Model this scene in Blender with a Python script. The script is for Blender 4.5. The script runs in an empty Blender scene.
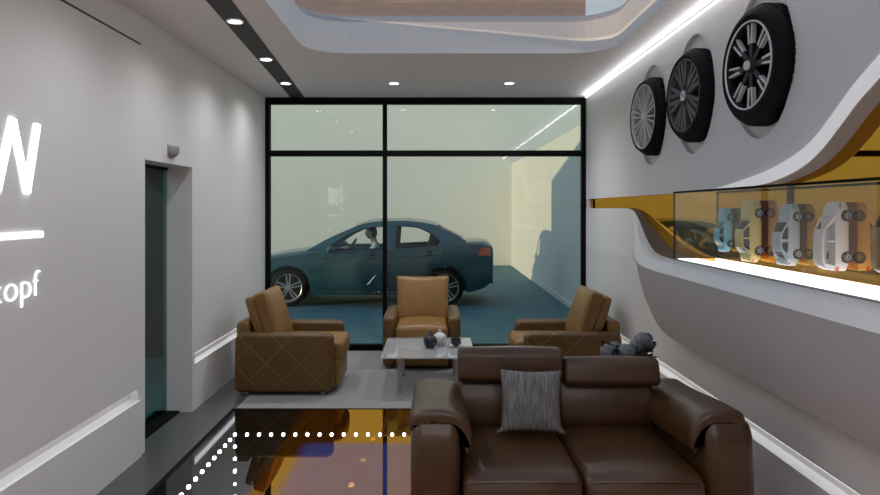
import bpy, bmesh, math, random
from mathutils import Vector, Matrix
from mathutils.geometry import tessellate_polygon
PI = math.pi
random.seed(7)
scn = bpy.context.scene
COL = scn.collection

# ------------------------------------------------------------------ helpers
def lin(c):
    return tuple(((v/255.)/12.92 if v/255. <= .04045 else (((v/255.)+.055)/1.055)**2.4) for v in c)

MATS = {}
def mat(name, color, rough=.5, metal=0., spec=.5, emit=None, estr=0., noise=None, bump=None, coat=0.):
    """principled material; color is linear rgb. noise=(scale, amount); bump=(scale,strength)"""
    m = bpy.data.materials.new(name); m.use_nodes = True
    nt = m.node_tree; b = nt.nodes['Principled BSDF']
    b.inputs['Base Color'].default_value = (*color, 1)
    b.inputs['Roughness'].default_value = rough
    b.inputs['Metallic'].default_value = metal
    b.inputs['Specular IOR Level'].default_value = spec
    b.inputs['Coat Weight'].default_value = coat
    if emit:
        b.inputs['Emission Color'].default_value = (*emit, 1)
        b.inputs['Emission Strength'].default_value = estr
    tc = nt.nodes.new('ShaderNodeTexCoord')
    if noise:
        n = nt.nodes.new('ShaderNodeTexNoise'); n.inputs['Scale'].default_value = noise[0]
        n.inputs['Detail'].default_value = 5
        nt.links.new(tc.outputs['Object'], n.inputs['Vector'])
        r = nt.nodes.new('ShaderNodeValToRGB')
        a = noise[1]
        r.color_ramp.elements[0].position = .3; r.color_ramp.elements[1].position = .7
        r.color_ramp.elements[0].color = (*[c*(1-a) for c in color], 1)
        r.color_ramp.elements[1].color = (*[min(1, c*(1+a)) for c in color], 1)
        nt.links.new(n.outputs['Fac'], r.inputs['Fac'])
        nt.links.new(r.outputs['Color'], b.inputs['Base Color'])
    if bump:
        n2 = nt.nodes.new('ShaderNodeTexNoise'); n2.inputs['Scale'].default_value = bump[0]
        n2.inputs['Detail'].default_value = 4
        nt.links.new(tc.outputs['Object'], n2.inputs['Vector'])
        bp = nt.nodes.new('ShaderNodeBump'); bp.inputs['Strength'].default_value = bump[1]
        bp.inputs['Distance'].default_value = .01
        nt.links.new(n2.outputs['Fac'], bp.inputs['Height'])
        nt.links.new(bp.outputs['Normal'], b.inputs['Normal'])
    MATS[name] = m
    return m

def glassmat(name, tint, haze=None, haze_w=0., refl=1.0):
    """clear pane: straight-through tinted transparency + fresnel mirror on outward faces"""
    m = bpy.data.materials.new(name); m.use_nodes = True
    nt = m.node_tree; nt.nodes.clear()
    out = nt.nodes.new('ShaderNodeOutputMaterial')
    tr = nt.nodes.new('ShaderNodeBsdfTransparent'); tr.inputs['Color'].default_value = (*tint, 1)
    gl = nt.nodes.new('ShaderNodeBsdfGlossy'); gl.inputs['Roughness'].default_value = 0.0
    gl.inputs['Color'].default_value = (1, 1, 1, 1)
    fr = nt.nodes.new('ShaderNodeFresnel'); fr.inputs['IOR'].default_value = 1.5
    geo = nt.nodes.new('ShaderNodeNewGeometry')
    inv = nt.nodes.new('ShaderNodeMath'); inv.operation = 'SUBTRACT'; inv.inputs[0].default_value = 1
    nt.links.new(geo.outputs['Backfacing'], inv.inputs[1])
    mu = nt.nodes.new('ShaderNodeMath'); mu.operation = 'MULTIPLY'
    nt.links.new(fr.outputs[0], mu.inputs[0]); nt.links.new(inv.outputs[0], mu.inputs[1])
    m2 = nt.nodes.new('ShaderNodeMath'); m2.operation = 'MULTIPLY'; m2.inputs[1].default_value = refl
    nt.links.new(mu.outputs[0], m2.inputs[0])
    mx = nt.nodes.new('ShaderNodeMixShader')
    src = tr
    if haze:
        df = nt.nodes.new('ShaderNodeBsdfDiffuse'); df.inputs['Color'].default_value = (*haze, 1)
        mh = nt.nodes.new('ShaderNodeMixShader'); mh.inputs[0].default_value = haze_w
        nt.links.new(tr.outputs[0], mh.inputs[1]); nt.links.new(df.outputs[0], mh.inputs[2]); src = mh
    nt.links.new(m2.outputs[0], mx.inputs[0]); nt.links.new(src.outputs[0], mx.inputs[1]); nt.links.new(gl.outputs[0], mx.inputs[2])
    nt.links.new(mx.outputs[0], out.inputs['Surface'])
    MATS[name] = m
    return m

def link(name, me, m, parent=None):
    o = bpy.data.objects.new(name, me); COL.objects.link(o)
    if m is not None: me.materials.append(m)
    if parent is not None: o.parent = parent
    return o

def obj(name, bm, m, parent=None, smooth=False, angle=40, recalc=True):
    if recalc: bmesh.ops.recalc_face_normals(bm, faces=bm.faces)
    me = bpy.data.meshes.new(name); bm.to_mesh(me); bm.free()
    if smooth:
        me.shade_smooth()
        if angle < 180: me.set_sharp_from_angle(angle=math.radians(angle))
    return link(name, me, m, parent)

def thing(name, label, cat, loc=(0, 0, 0), rz=0, group=None):
    o = bpy.data.objects.new(name, None); COL.objects.link(o)
    o.empty_display_size = .1
    o.location = loc; o.rotation_euler = (0, 0, rz); o['label'] = label; o['category'] = cat
    if group: o['group'] = group
    return o
def tag(o, label, cat, group=None):
    o['label'] = label; o['category'] = cat
    if group: o['group'] = group
    return o
def struct(name, bm, m, smooth=False, **k):
    o = obj(name, bm, m, None, smooth, **k); o['kind'] = 'structure'; return o
def dup(root, loc, rz, label, group=None):
    r = root.copy(); COL.objects.link(r); r.location = loc; r.rotation_euler = (0, 0, rz); r['label'] = label
    if group: r['group'] = group
    for ch in list(root.children):
        c = ch.copy(); COL.objects.link(c); c.parent = r
        for g in list(ch.children):
            d = g.copy(); COL.objects.link(d); d.parent = c
    return r

def box(bm, x0, x1, y0, y1, z0, z1, bev=0, seg=2):
    r = bmesh.ops.create_cube(bm, size=1)
    vs = r['verts']
    for v in vs:
        v.co = Vector(((x0+x1)/2+v.co.x*(x1-x0), (y0+y1)/2+v.co.y*(y1-y0), (z0+z1)/2+v.co.z*(z1-z0)))
    if bev:
        es = list({e for v in vs for e in v.link_edges})
        bmesh.ops.bevel(bm, geom=es, offset=bev, segments=seg, profile=.5, affect='EDGES')
def nb(): return bmesh.new()
def boxes(*bs, bev=0, seg=2):
    bm = nb()
    for b in bs: box(bm, *b, bev=bev, seg=seg)
    return bm

def prism(pts, a0, a1, axis='x', bm=None):
    """extrude a 2d polygon. axis x: pts=(y,z); y: pts=(x,z); z: pts=(x,y)"""
    bm = bm or nb()
    def P(p, a):
        return {'x': (a, p[0], p[1]), 'y': (p[0], a, p[1]), 'z': (p[0], p[1], a)}[axis]
    A = [bm.verts.new(P(p, a0)) for p in pts]; B = [bm.verts.new(P(p, a1)) for p in pts]
    bm.faces.new(A); bm.faces.new(B[::-1])
    n = len(pts)
    for i in range(n): bm.faces.new((A[i], B[i], B[(i+1) % n], A[(i+1) % n]))
    return bm

def round_rect(x0, x1, y0, y1, r, n=6):
    rs = r if isinstance(r, (list, tuple)) else [r]*4
    pts = []
    for (cx, cy, a, q) in ((x1-rs[0], y1-rs[0], 0, rs[0]), (x0+rs[1], y1-rs[1], PI/2, rs[1]), (x0+rs[2], y0+rs[2], PI, rs[2]), (x1-rs[3], y0+rs[3], 1.5*PI, rs[3])):
        for i in range(n+1):
            t = a+PI/2*i/n; pts.append((cx+q*math.cos(t), cy+q*math.sin(t)))
    return pts

def inset_poly(pts, d):
    n = len(pts); out = []
    area = sum(pts[i][0]*pts[(i+1) % n][1]-pts[(i+1) % n][0]*pts[i][1] for i in range(n))
    s = 1 if area > 0 else -1
    for i in range(n):
        p0 = Vector(pts[i-1]); p1 = Vector(pts[i]); p2 = Vector(pts[(i+1) % n])
        a = (p1-p0); b = (p2-p1)
        if a.length < 1e-7: a = b
        if b.length < 1e-7: b = a
        a.normalize(); b.normalize()
        na = Vector((-a.y, a.x))*s; nbv = Vector((-b.y, b.x))*s
        m = na+nbv
        if m.length < 1e-6: m = na
        m.normalize(); k = max(.5, m.dot(na))
        out.append(tuple(p1+m*d/k))
    return out

def pillow_prism(pts, a0, a1, r, axis='x', seg=5, bulge=0.):
    """prism with softly rounded ends (section inset by up to r) and optional crown"""
    bm = nb()
    def P(p, a):
        return {'x': (a, p[0], p[1]), 'y': (p[0], a, p[1]), 'z': (p[0], p[1], a)}[axis]
    st = []
    for i in range(seg+1):
        t = PI/2*i/seg; st.append((a0+r*(1-math.sin(t)), r*(1-math.cos(t))))
    st = st[::-1]
    st = [(a0+r*(1-math.cos(PI/2*i/seg)), r*(1-math.sin(PI/2*i/seg))) for i in range(seg+1)]
    mid = [(a0+r+(a1-a0-2*r)*k/8, -bulge*math.sin(PI*k/8)) for k in range(1, 8)]
    en = [(a1-(s[0]-a0), s[1]) for s in st[::-1]]
    rings = []
    for a, d in st+mid+en:
        q = inset_poly(pts, d) if abs(d) > 1e-6 else pts
        rings.append([bm.verts.new(P(p, a)) for p in q])
    n = len(pts)
    for A, B in zip(rings, rings[1:]):
        for i in range(n): bm.faces.new((A[i], A[(i+1) % n], B[(i+1) % n], B[i]))
    bm.faces.new(rings[0]); bm.faces.new(rings[-1][::-1])
    return bm

def cushion(sx, sy, sz, r=.06, bulge=.03, n=14, pinch=0.0, axes=(1, 1, 1)):
    """rounded cube centred at origin, edges rounded by r, faces puffed by bulge"""
    bm = nb()
    bmesh.ops.create_cube(bm, size=2)
    bmesh.ops.subdivide_edges(bm, edges=list(bm.edges), cuts=n, use_grid_fill=True)
    h = Vector((sx/2, sy/2, sz/2))
    for v in bm.verts:
        u = v.co.copy()
        # spread samples to the corners
        for i in range(3): u[i] = math.sin(u[i]*PI/2)*.35+u[i]*.65
        p = Vector((u.x*h.x, u.y*h.y, u.z*h.z))
        rr = min(r, h.x, h.y, h.z)
        c = Vector([max(-h[i]+rr, min(h[i]-rr, p[i])) for i in range(3)])
        d = p-c
        if d.length > 1e-9: p = c+d.normalized()*rr
        w = [(1-u[i]*u[i]) for i in range(3)]
        b = Vector((0, 0, 0))
        for i in range(3):
            j, k = (i+1) % 3, (i+2) % 3
            b[i] = (p[i]/h[i])*bulge*(max(0, w[j])*max(0, w[k]))**.6*axes[i]
        if pinch:
            f = 1+pinch*(u.x*u.x)*(u.z*u.z); p.x *= f; p.z *= f
        v.co = p+b
    return bm

def xf(bm, M):
    bmesh.ops.transform(bm, matrix=M, verts=bm.verts); return bm
def T(x, y, z): return Matrix.Translation((x, y, z))
def R(a, ax): return Matrix.Rotation(a, 4, ax)

def tube(bm, path, r, n=8, closed=False):
    path = [Vector(p) for p in path]; m = len(path); rings = []
    up = Vector((0, 0, 1))
    for i, p in enumerate(path):
        a = path[(i-1) % m] if (closed or i > 0) else path[i]
        b = path[(i+1) % m] if (closed or i < m-1) else path[i]
        t = (b-a).normalized()
        u = t.cross(up if abs(t.z) < .9 else Vector((1, 0, 0))).normalized(); w = t.cross(u)
        rr = r[i] if isinstance(r, (list, tuple)) else r
        rings.append([bm.verts.new(p+(u*math.cos(2*PI*k/n)+w*math.sin(2*PI*k/n))*rr) for k in range(n)])
    for i in range(m if closed else m-1):
        A = rings[i]; B = rings[(i+1) % m]
        for k in range(n): bm.faces.new((A[k], A[(k+1) % n], B[(k+1) % n], B[k]))
    if not closed:
        bm.faces.new(rings[0][::-1]); bm.faces.new(rings[-1])
    return bm

def lathe(bm, prof, n=32, M=Matrix()):
    """revolve (r,z) around z"""
    rings = []
    for (r, z) in prof:
        if r < 1e-6: rings.append([bm.verts.new(M @ Vector((0, 0, z)))])
        else: rings.append([bm.verts.new(M @ Vector((r*math.cos(2*PI*k/n), r*math.sin(2*PI*k/n), z))) for k in range(n)])
    for A, B in zip(rings, rings[1:]):
        for k in range(n):
            k2 = (k+1) % n
            if len(A) == 1 and len(B) == 1: continue
            if len(A) == 1: bm.faces.new((A[0], B[k], B[k2]))
            elif len(B) == 1: bm.faces.new((A[k], A[k2], B[0]))
            else: bm.faces.new((A[k], A[k2], B[k2], B[k]))
    return bm

def loft(rings, close_ring=True, caps=True, bm=None):
    bm = bm or nb()
    V = [[bm.verts.new(p) for p in r] for r in rings]
    n = len(V[0])
    for A, B in zip(V, V[1:]):
        for i in range(n if close_ring else n-1):
            j = (i+1) % n
            bm.faces.new((A[i], A[j], B[j], B[i]))
    if caps and close_ring:
        bm.faces.new(V[0][::-1]); bm.faces.new(V[-1])
    return bm

def poly_holes(outer, holes, fn0, fn1):
    """plate from a 2d outline with holes, the two faces given by fn(u,v)->3d"""
    bm = nb()
    loops = [outer]+holes
    flat = [p for l in loops for p in l]
    tri = tessellate_polygon([[Vector((p[0], p[1], 0)) for p in l] for l in loops])
    A = [bm.verts.new(fn0(*p)) for p in flat]; B = [bm.verts.new(fn1(*p)) for p in flat]
    for t in tri:
        try:
            bm.faces.new([A[i] for i in t]); bm.faces.new([B[i] for i in t][::-1])
        except ValueError: pass
    o = 0
    for l in loops:
        n = len(l)
        for i in range(n):
            j = (i+1) % n
            bm.faces.new((A[o+i], A[o+j], B[o+j], B[o+i]))
        o += n
    return bm

def boolean_cut(o, cutters):
    """difference with temporary cutter meshes, baked into the mesh"""
    tmp = []
    for c in cutters:
        bmesh.ops.recalc_face_normals(c, faces=c.faces)
        me = bpy.data.meshes.new('tmp'); c.to_mesh(me); c.free()
        co = bpy.data.objects.new('tmp', me); COL.objects.link(co); tmp.append(co)
        co.matrix_world = o.matrix_world
        md = o.modifiers.new('b', 'BOOLEAN'); md.object = co; md.operation = 'DIFFERENCE'; md.solver = 'EXACT'
    bpy.context.view_layer.update()
    dg = bpy.context.evaluated_depsgraph_get()
    me = bpy.data.meshes.new_from_object(o.evaluated_get(dg))
    o.modifiers.clear(); old = o.data; o.data = me; me.name = old.name
    for c in tmp: bpy.data.objects.remove(c)
    return o

def resh(o, angle=35):
    o.data.shade_smooth(); o.data.set_sharp_from_angle(angle=math.radians(angle)); return o

def sstep(a, b, x):
    t = max(0, min(1, (x-a)/(b-a))); return t*t*(3-2*t)
def interp(xs, x):
    if x <= xs[0][0]: return xs[0][1]
    for (a, b), (c, d) in zip(xs, xs[1:]):
        if x <= c: return b+(d-b)*(x-a)/(c-a)
    return xs[-1][1]
def smooth_interp(xs, x):
    """catmull-rom through points"""
    if x <= xs[0][0]: return xs[0][1]
    if x >= xs[-1][0]: return xs[-1][1]
    for i in range(len(xs)-1):
        if x <= xs[i+1][0]:
            p0 = xs[max(0, i-1)]; p1 = xs[i]; p2 = xs[i+1]; p3 = xs[min(len(xs)-1, i+2)]
            h = p2[0]-p1[0]; t = (x-p1[0])/h
            m1 = (p2[1]-p0[1])/(p2[0]-p0[0]) * h; m2 = (p3[1]-p1[1])/(p3[0]-p1[0]) * h
            return (2*t**3-3*t**2+1)*p1[1]+(t**3-2*t**2+t)*m1+(-2*t**3+3*t**2)*p2[1]+(t**3-t**2)*m2

# ------------------------------------------------------------------ camera
F = 660.0
H = 1.64
cam = bpy.data.cameras.new('camera'); co = bpy.data.objects.new('camera', cam); COL.objects.link(co)
co.location = (0, 0, H); co.rotation_euler = (PI/2, 0, 0)
cam.sensor_width = 36; cam.lens = 36*F/880
cam.shift_x = (440-434)/880; cam.shift_y = -(247.5-209)/880
cam.clip_start = .05; cam.clip_end = 300
scn.camera = co

# ------------------------------------------------------------------ materials
WALL = mat('white_wall_paint', (.70, .695, .69), .55, bump=(60, .02))
WALLR = mat('white_moulded_panel', (.76, .755, .755), .45)
CEIL = mat('ceiling_paint', (.80, .79, .785), .7)
LIP = mat('bright_white_lacquer', (.86, .86, .86), .35)
BAND = mat('emissive_white_band', (.86, .86, .86), .35, emit=(1, 1, 1), estr=.28)
FACE = mat('grey_and_belly_shade', (.50, .495, .50), .5)  # grey of the skylight upstand; on the wall belly it is painted shade
DARKG = mat('grey_shelf_paint', (.10, .10, .105), .5)
BLACK = mat('black_frame_metal', (.003, .003, .0035), .6, spec=.1)
STRIP = mat('dark_ceiling_channel', (.045, .042, .042), .6)
STONE = mat('dark_polished_stone', (.085, .085, .084), .34, noise=(160, .35))
CARPET = mat('light_grey_carpet', (.27, .26, .252), .95, noise=(260, .25), bump=(320, .3))
TAN = mat('tan_leather', lin((128, 94, 46)), .40, bump=(90, .08), noise=(6, .10))
BROWN = mat('dark_brown_leather', lin((68, 43, 19)), .36, bump=(110, .10), noise=(5, .15), coat=.18)
BROWN.node_tree.nodes['Principled BSDF'].inputs['Coat Roughness'].default_value = .38
BROWNST = mat('brown_stitching', lin((110, 84, 62)), .6)
CHROME = mat('brushed_steel', (.30, .30, .31), .5, metal=.5)
ALLOY = mat('silver_alloy', (.55, .55, .56), .3, metal=.7)
ALLOYP = mat('pale_silver_alloy', (.62, .62, .62), .4, metal=.2)
ALLOYG = mat('grey_alloy', (.13, .13, .13), .5, metal=.2)
ALLOYB = mat('black_alloy', (.012, .012, .013), .3)
RUBBER = mat('tyre_rubber', (.004, .004, .0045), .75, spec=.2)
EMITW = mat('white_led', (1, 1, 1), .5, emit=(1, .99, .97), estr=9)
LENS = mat('downlight_lens', (1, 1, 1), .5, emit=(1, .98, .95), estr=12)
COVE = mat('cove_led', (1, 1, 1), .5, emit=(1, .99, .98), estr=1.4)
SHELFL = mat('lit_shelf_and_mirror_glow', (1, 1, 1), .5, emit=(1, .99, .98), estr=1.9)
SLOT = mat('slot_led', (1, 1, 1), .5, emit=(1, 1, 1), estr=1.4)
SIGN = mat('sign_led_face', (1, 1, 1), .5, emit=(1, 1, 1), estr=2.5)
SBLUE = mat('sign_blue', (.05, .25, .75), .4, emit=(.1, .35, 1), estr=.8)
SBLACK = mat('sign_dark_ring', (.02, .02, .02), .4)
CAPBLUE = mat('cap_blue', (.02, .16, .5), .3)
CAPWHITE = mat('cap_white', (.8, .8, .8), .3)
CONC = mat('yard_floor', (.095, .185, .20), .75, noise=(3, .12))
YWALL = mat('cream_render', (.72, .72, .66), .9, noise=(40, .03))
TOWER = mat('brown_facade', (.30, .205, .155), .9, noise=(2, .1))
TEALW = mat('dark_teal_wall', (.025, .055, .06), .6)
TEALF = mat('teal_floor', (.25, .45, .45), .4)
KNIT = mat('grey_knit', (.20, .20, .205), .95)
POTB = mat('black_ceramic', (.018, .018, .02), .25, noise=(18, .8))
POTW = mat('white_ceramic', (.62, .62, .62), .3)
LEAFG = mat('grey_blossom', (.17, .185, .2), .7, noise=(25, .3))
LEAFD = mat('dark_leaf', (.02, .022, .024), .5)
FIXT = mat('grey_plastic', (.28, .28, .28), .5)
SKIN = mat('skin', (.62, .40, .24), .55)
HAIR = mat('black_hair', (.012, .012, .014), .5)
SHIRT = mat('pale_blue_shirt', (.45, .58, .62), .8)
INTER = mat('dark_car_interior', (.02, .02, .022), .7)
RED = mat('red_lamp', (.80, .13, .07), .25)
CLEARL = mat('clear_lamp', (.75, .72, .70), .15)
HEADL = mat('headlamp_glass', (.4, .42, .45), .1, metal=.3)
GLASSW = glassmat('window_glass', (.88, .937, .905))
GLASSC = glassmat('case_glass', (.97, .97, .97), haze=(.8, .8, .8), haze_w=.03)
GLASST = glassmat('table_glass', (.80, .82, .82), haze=(.75, .77, .78), haze_w=.36)
GLASSD = glassmat('teal_door_glass', (.40, .66, .66))
GLASSCAR = glassmat('car_glass', (.985, .99, .99), refl=.5)
GLASSL = glassmat('clear_acrylic', (.99, .99, .99), refl=.3)

# gold mirror
def glossy(name, c, r):
    m = bpy.data.materials.new(name); m.use_nodes = True; nt = m.node_tree
    g = nt.nodes.new('ShaderNodeBsdfGlossy'); g.inputs['Color'].default_value = (*c, 1); g.inputs['Roughness'].default_value = r
    nt.links.new(g.outputs[0], nt.nodes['Material Output'].inputs['Surface']); return m
GOLD = glossy('gold_mirror', (.66, .33, .045), .02)

# mirror floor glass: neutral by the wall, gold and blue of the window reflection painted in toward the seats
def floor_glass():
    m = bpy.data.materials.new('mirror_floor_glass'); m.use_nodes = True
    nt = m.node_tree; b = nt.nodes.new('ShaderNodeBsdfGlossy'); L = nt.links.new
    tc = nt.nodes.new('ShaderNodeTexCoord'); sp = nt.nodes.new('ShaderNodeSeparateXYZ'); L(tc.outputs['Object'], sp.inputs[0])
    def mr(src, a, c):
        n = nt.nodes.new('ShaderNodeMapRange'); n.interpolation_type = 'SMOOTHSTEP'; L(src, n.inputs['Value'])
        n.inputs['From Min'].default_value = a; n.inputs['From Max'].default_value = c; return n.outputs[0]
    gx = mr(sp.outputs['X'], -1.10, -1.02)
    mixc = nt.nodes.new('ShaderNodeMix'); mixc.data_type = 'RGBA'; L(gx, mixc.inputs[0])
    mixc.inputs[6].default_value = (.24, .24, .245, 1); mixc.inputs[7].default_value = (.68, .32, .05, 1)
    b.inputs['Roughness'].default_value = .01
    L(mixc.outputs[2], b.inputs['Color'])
    # blue part of the reflection, painted as a diffuse zone
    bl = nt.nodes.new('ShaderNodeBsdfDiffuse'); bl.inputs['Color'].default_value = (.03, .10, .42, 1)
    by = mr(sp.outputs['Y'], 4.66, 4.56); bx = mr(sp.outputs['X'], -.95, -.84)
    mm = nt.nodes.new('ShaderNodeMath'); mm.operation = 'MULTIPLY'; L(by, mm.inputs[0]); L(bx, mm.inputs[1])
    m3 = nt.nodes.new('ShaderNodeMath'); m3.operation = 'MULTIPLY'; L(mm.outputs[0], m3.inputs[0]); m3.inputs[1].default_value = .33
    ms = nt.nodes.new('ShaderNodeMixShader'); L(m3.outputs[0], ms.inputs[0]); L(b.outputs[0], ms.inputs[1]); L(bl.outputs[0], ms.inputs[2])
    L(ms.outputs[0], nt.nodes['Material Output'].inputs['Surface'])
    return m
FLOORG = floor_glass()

# quilted leather : diagonal stitching on the outer (local x) faces
def quilt():
    m = mat('quilted_tan_leather', lin((92, 66, 28)), .42)
    nt = m.node_tree; b = nt.nodes['Principled BSDF']; L = nt.links.new
    tc = nt.nodes.new('ShaderNodeTexCoord'); sp = nt.nodes.new('ShaderNodeSeparateXYZ'); L(tc.outputs['Object'], sp.inputs[0])
    outs = []
    def M(op, a, b_=None):
        n = nt.nodes.new('ShaderNodeMath'); n.operation = op
        for i, q in enumerate((a, b_)):
            if q is None: continue
            if isinstance(q, (int, float)): n.inputs[i].default_value = q
            else: L(q, n.inputs[i])
        return n.outputs[0]
    for s in (1, -1):
        e = M('MULTIPLY', sp.outputs['Z'], 1.0*s)
        e = M('ADD', sp.outputs['Y'], e)
        e = M('DIVIDE', e, .29)
        e = M('FRACT', e)
        e = M('SUBTRACT', e, .5); e = M('ABSOLUTE', e)
        outs.append(e)
    d = M('MINIMUM', outs[0], outs[1])
    side = M('GREATER_THAN', M('ABSOLUTE', sp.outputs['X']), .372)
    d = M('ADD', d, M('MULTIPLY', M('SUBTRACT', 1., side), 1.))
    line = M('LESS_THAN', d, .010)
    mixc = nt.nodes.new('ShaderNodeMix'); mixc.data_type = 'RGBA'; L(line, mixc.inputs[0])
    mixc.inputs[6].default_value = (*lin((92, 66, 28)), 1); mixc.inputs[7].default_value = (*lin((128, 102, 66)), 1)
    L(mixc.outputs[2], b.inputs['Base Color'])
    sm = nt.nodes.new('ShaderNodeMapRange'); sm.inputs['From Max'].default_value = .05; L(d, sm.inputs['Value'])
    bp = nt.nodes.new('ShaderNodeBump'); bp.inputs['Strength'].default_value = .35; bp.inputs['Distance'].default_value = .008
    L(sm.outputs[0], bp.inputs['Height']); L(bp.outputs[0], b.inputs['Normal'])
    return m
QUILT = quilt()

def knit():
    nt = KNIT.node_tree; b = nt.nodes['Principled BSDF']; L = nt.links.new
    tc = nt.nodes.new('ShaderNodeTexCoord'); mp = nt.nodes.new('ShaderNodeMapping'); mp.inputs['Scale'].default_value = (110, 14, 14)
    L(tc.outputs['Object'], mp.inputs[0])
    n = nt.nodes.new('ShaderNodeTexNoise'); n.inputs['Scale'].default_value = 1.; n.inputs['Detail'].default_value = 6; L(mp.outputs[0], n.inputs['Vector'])
    r = nt.nodes.new('ShaderNodeValToRGB'); r.color_ramp.elements[0].position = .32; r.color_ramp.elements[1].position = .68
    r.color_ramp.elements[0].color = (.09, .09, .092, 1); r.color_ramp.elements[1].color = (.23, .228, .225, 1)
    L(n.outputs[0], r.inputs[0]); L(r.outputs[0], b.inputs['Base Color'])
    bp = nt.nodes.new('ShaderNodeBump'); bp.inputs['Strength'].default_value = .5; bp.inputs['Distance'].default_value = .004
    L(n.outputs[0], bp.inputs['Height']); L(bp.outputs[0], b.inputs['Normal'])
knit()

# ------------------------------------------------------------------ room constants
XL, XR = -1.953, 1.756
YB = 7.67           # window plane
YN = -1.6           # wall behind the camera
ZC = 2.93

# ------------------------------------------------------------------ floor
struct('floor', boxes((XL-.25, 2.2, YN-.1, YB+.05, -.12, -.012)), STONE)
o = struct('trim_1', boxes((-1.625, XR+.02, 5.42, YB-.05, -.012, .004)), CARPET)     # carpet
tag(o, 'light grey carpet under the three armchairs in front of the window', 'carpet'); del o['kind']; o.name = 'carpet'
tg = thing('glass_floor_panel', 'black-edged mirror glass floor panel reflecting the quilted armchair', 'floor panel')
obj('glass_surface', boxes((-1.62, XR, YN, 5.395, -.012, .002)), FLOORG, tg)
obj('edge_strip', boxes((-1.655, -1.62, YN, 5.42, -.012, .003), (-1.62, XR, 5.395, 5.42, -.012, .003)), BLACK, tg)
struct('floor_slab', boxes((XL-.3, -1.655, YN, YB, -.012, 0), (-1.655, -1.625, 5.42, YB, -.012, 0)), STONE).name = 'trim_1'

# ------------------------------------------------------------------ left wall
def left_profile(y0, y1, groove=True, top=ZC):
    if groove:
        p = [(XL-.23, 0), (XL, 0), (XL, .375), (XL-.05, .39), (XL-.05, .462), (XL, .462), (XL, top), (XL-.23, top)]
    else:
        p = [(XL-.23, 0), (XL, 0), (XL, top), (XL-.23, top)]
    return prism(p, y0, y1, 'y')
bm = left_profile(YN, 4.355)
for a, b, g, z0 in ((4.355, 4.46, 0, 0), (5.33, 5.385, 0, 0), (5.385, YB-.04, 1, 0)):
    b2 = left_profile(a, b, g); me = bpy.data.meshes.new('t'); b2.to_mesh(me); b2.free(); bm.from_mesh(me); bpy.data.meshes.remove(me)
box(bm, XL-.23, XL, 4.46, 5.33, 1.975, ZC)
struct('wall_left', bm, WALL)
# cladding panel with a dark strip laid in for the shade of the gap above it
struct('trim_2', boxes((XL-.001, XL+.014, YN, 4.375, .462, 2.722)), WALL)
struct('gap_shade_strip', boxes((XL-.001, XL+.010, YN, 4.375, 2.722, 2.738)), STRIP)
struct('trim_4', boxes((XL-.001, XL+.014, YN, 4.375, 0, .375)), WALL)
for i, (a, b) in enumerate(((YN, 4.34), (5.40, YB-.06))):
    t = obj('slot_light', boxes((XL-.047, XL-.012, a, b, .452, .461)), SLOT)
    tag(t, ['long white light slot low in the left wall before the doorway', 'short white light slot low in the left wall behind the armchair'][i], 'light', 'light slots in the walls')
# doorway
d = struct('door_1', boxes((XL-.222, XL-.205, 4.46, 5.33, 0, 1.975)), GLASSD)
struct('trim_5', boxes((XL-.235, XL-.10, 4.46, 5.33, -.01, .012), (XL-.235, XL-.195, 4.46, 5.33, 1.95, 1.975)), BLACK)
# dark side room
struct('wall_side_room', boxes((-4.6, -4.5, 2.5, 7.4, 0, 2.6), (-4.5, XL-.24, 7.3, 7.4, 0, 2.6), (-4.5, XL-.24, 2.5, 2.6, 0, 2.6), (-4.6, XL-.24, 2.5, 7.4, 2.6, 2.7)), TEALW)
struct('floor_side_room', boxes((-4.5, XL-.22, 2.6, 7.3, -.1, 0)), TEALF)
t = thing('fill_panel', 'added unseen ceiling panel that lights the teal floor beyond the glass door', 'light', (-3.0, 5.1, 2.59))
obj('added_fill_diffuser', boxes((-.25, .25, -.25, .25, -.02, 0)), mat('teal_fill_glow', (1, 1, 1), emit=(.75, 1, 1), estr=14), t)  # glowing panel added out of view to brighten the side room
# small emergency lamp above the doorway
t = thing('emergency_lamp', 'small grey half-round lamp on the wall above the doorway', 'lamp', (XL, 4.89, 2.07))
bm = nb()
for k in range(1):
    rings = []
    for z, r in ((.035, .052), (.03, .055), (-.01, .054), (-.03, .045), (-.045, .028), (-.05, .01)):
        rings.append([(max(0, r*math.sin(a))*1.2, r*math.cos(a), z) for a in [PI*i/14 for i in range(15)]])
    bm = loft(rings)
obj('housing', bm, FIXT, t, True)
obj('mounting_plate', boxes((0, .006, -.06, .06, -.052, .042)), FIXT, t)

# ------------------------------------------------------------------ sign on the left wall
def text_mesh(txt, size, name, m, parent, M, ext=.01, target_w=None, sx=1., bold=0.):
    cu = bpy.data.curves.new(name, 'FONT'); cu.body = txt; cu.size = size; cu.extrude = ext; cu.offset = bold
    to = bpy.data.objects.new('t', cu); COL.objects.link(to)
    bpy.context.view_layer.update()
    dg = bpy.context.evaluated_depsgraph_get()
    me = bpy.data.meshes.new_from_object(to.evaluated_get(dg))
    bpy.data.objects.remove(to)
    xs = [v.co.x for v in me.vertices]; ys = [v.co.y for v in me.vertices]
    w = max(xs)-min(xs)
    me.transform(T(-max(xs), 0, 0))
    if target_w: me.transform(Matrix.Diagonal((target_w/w, 1, 1, 1)))
    me.transform(M)
    me.name = name; me.materials.clear()
    return link(name, me, m, parent)
XS = XL+.014
sg = thing('wall_sign', 'glowing white letter sign with round emblem on the left wall', 'sign', (XS, 3.245, 1.507))
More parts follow.
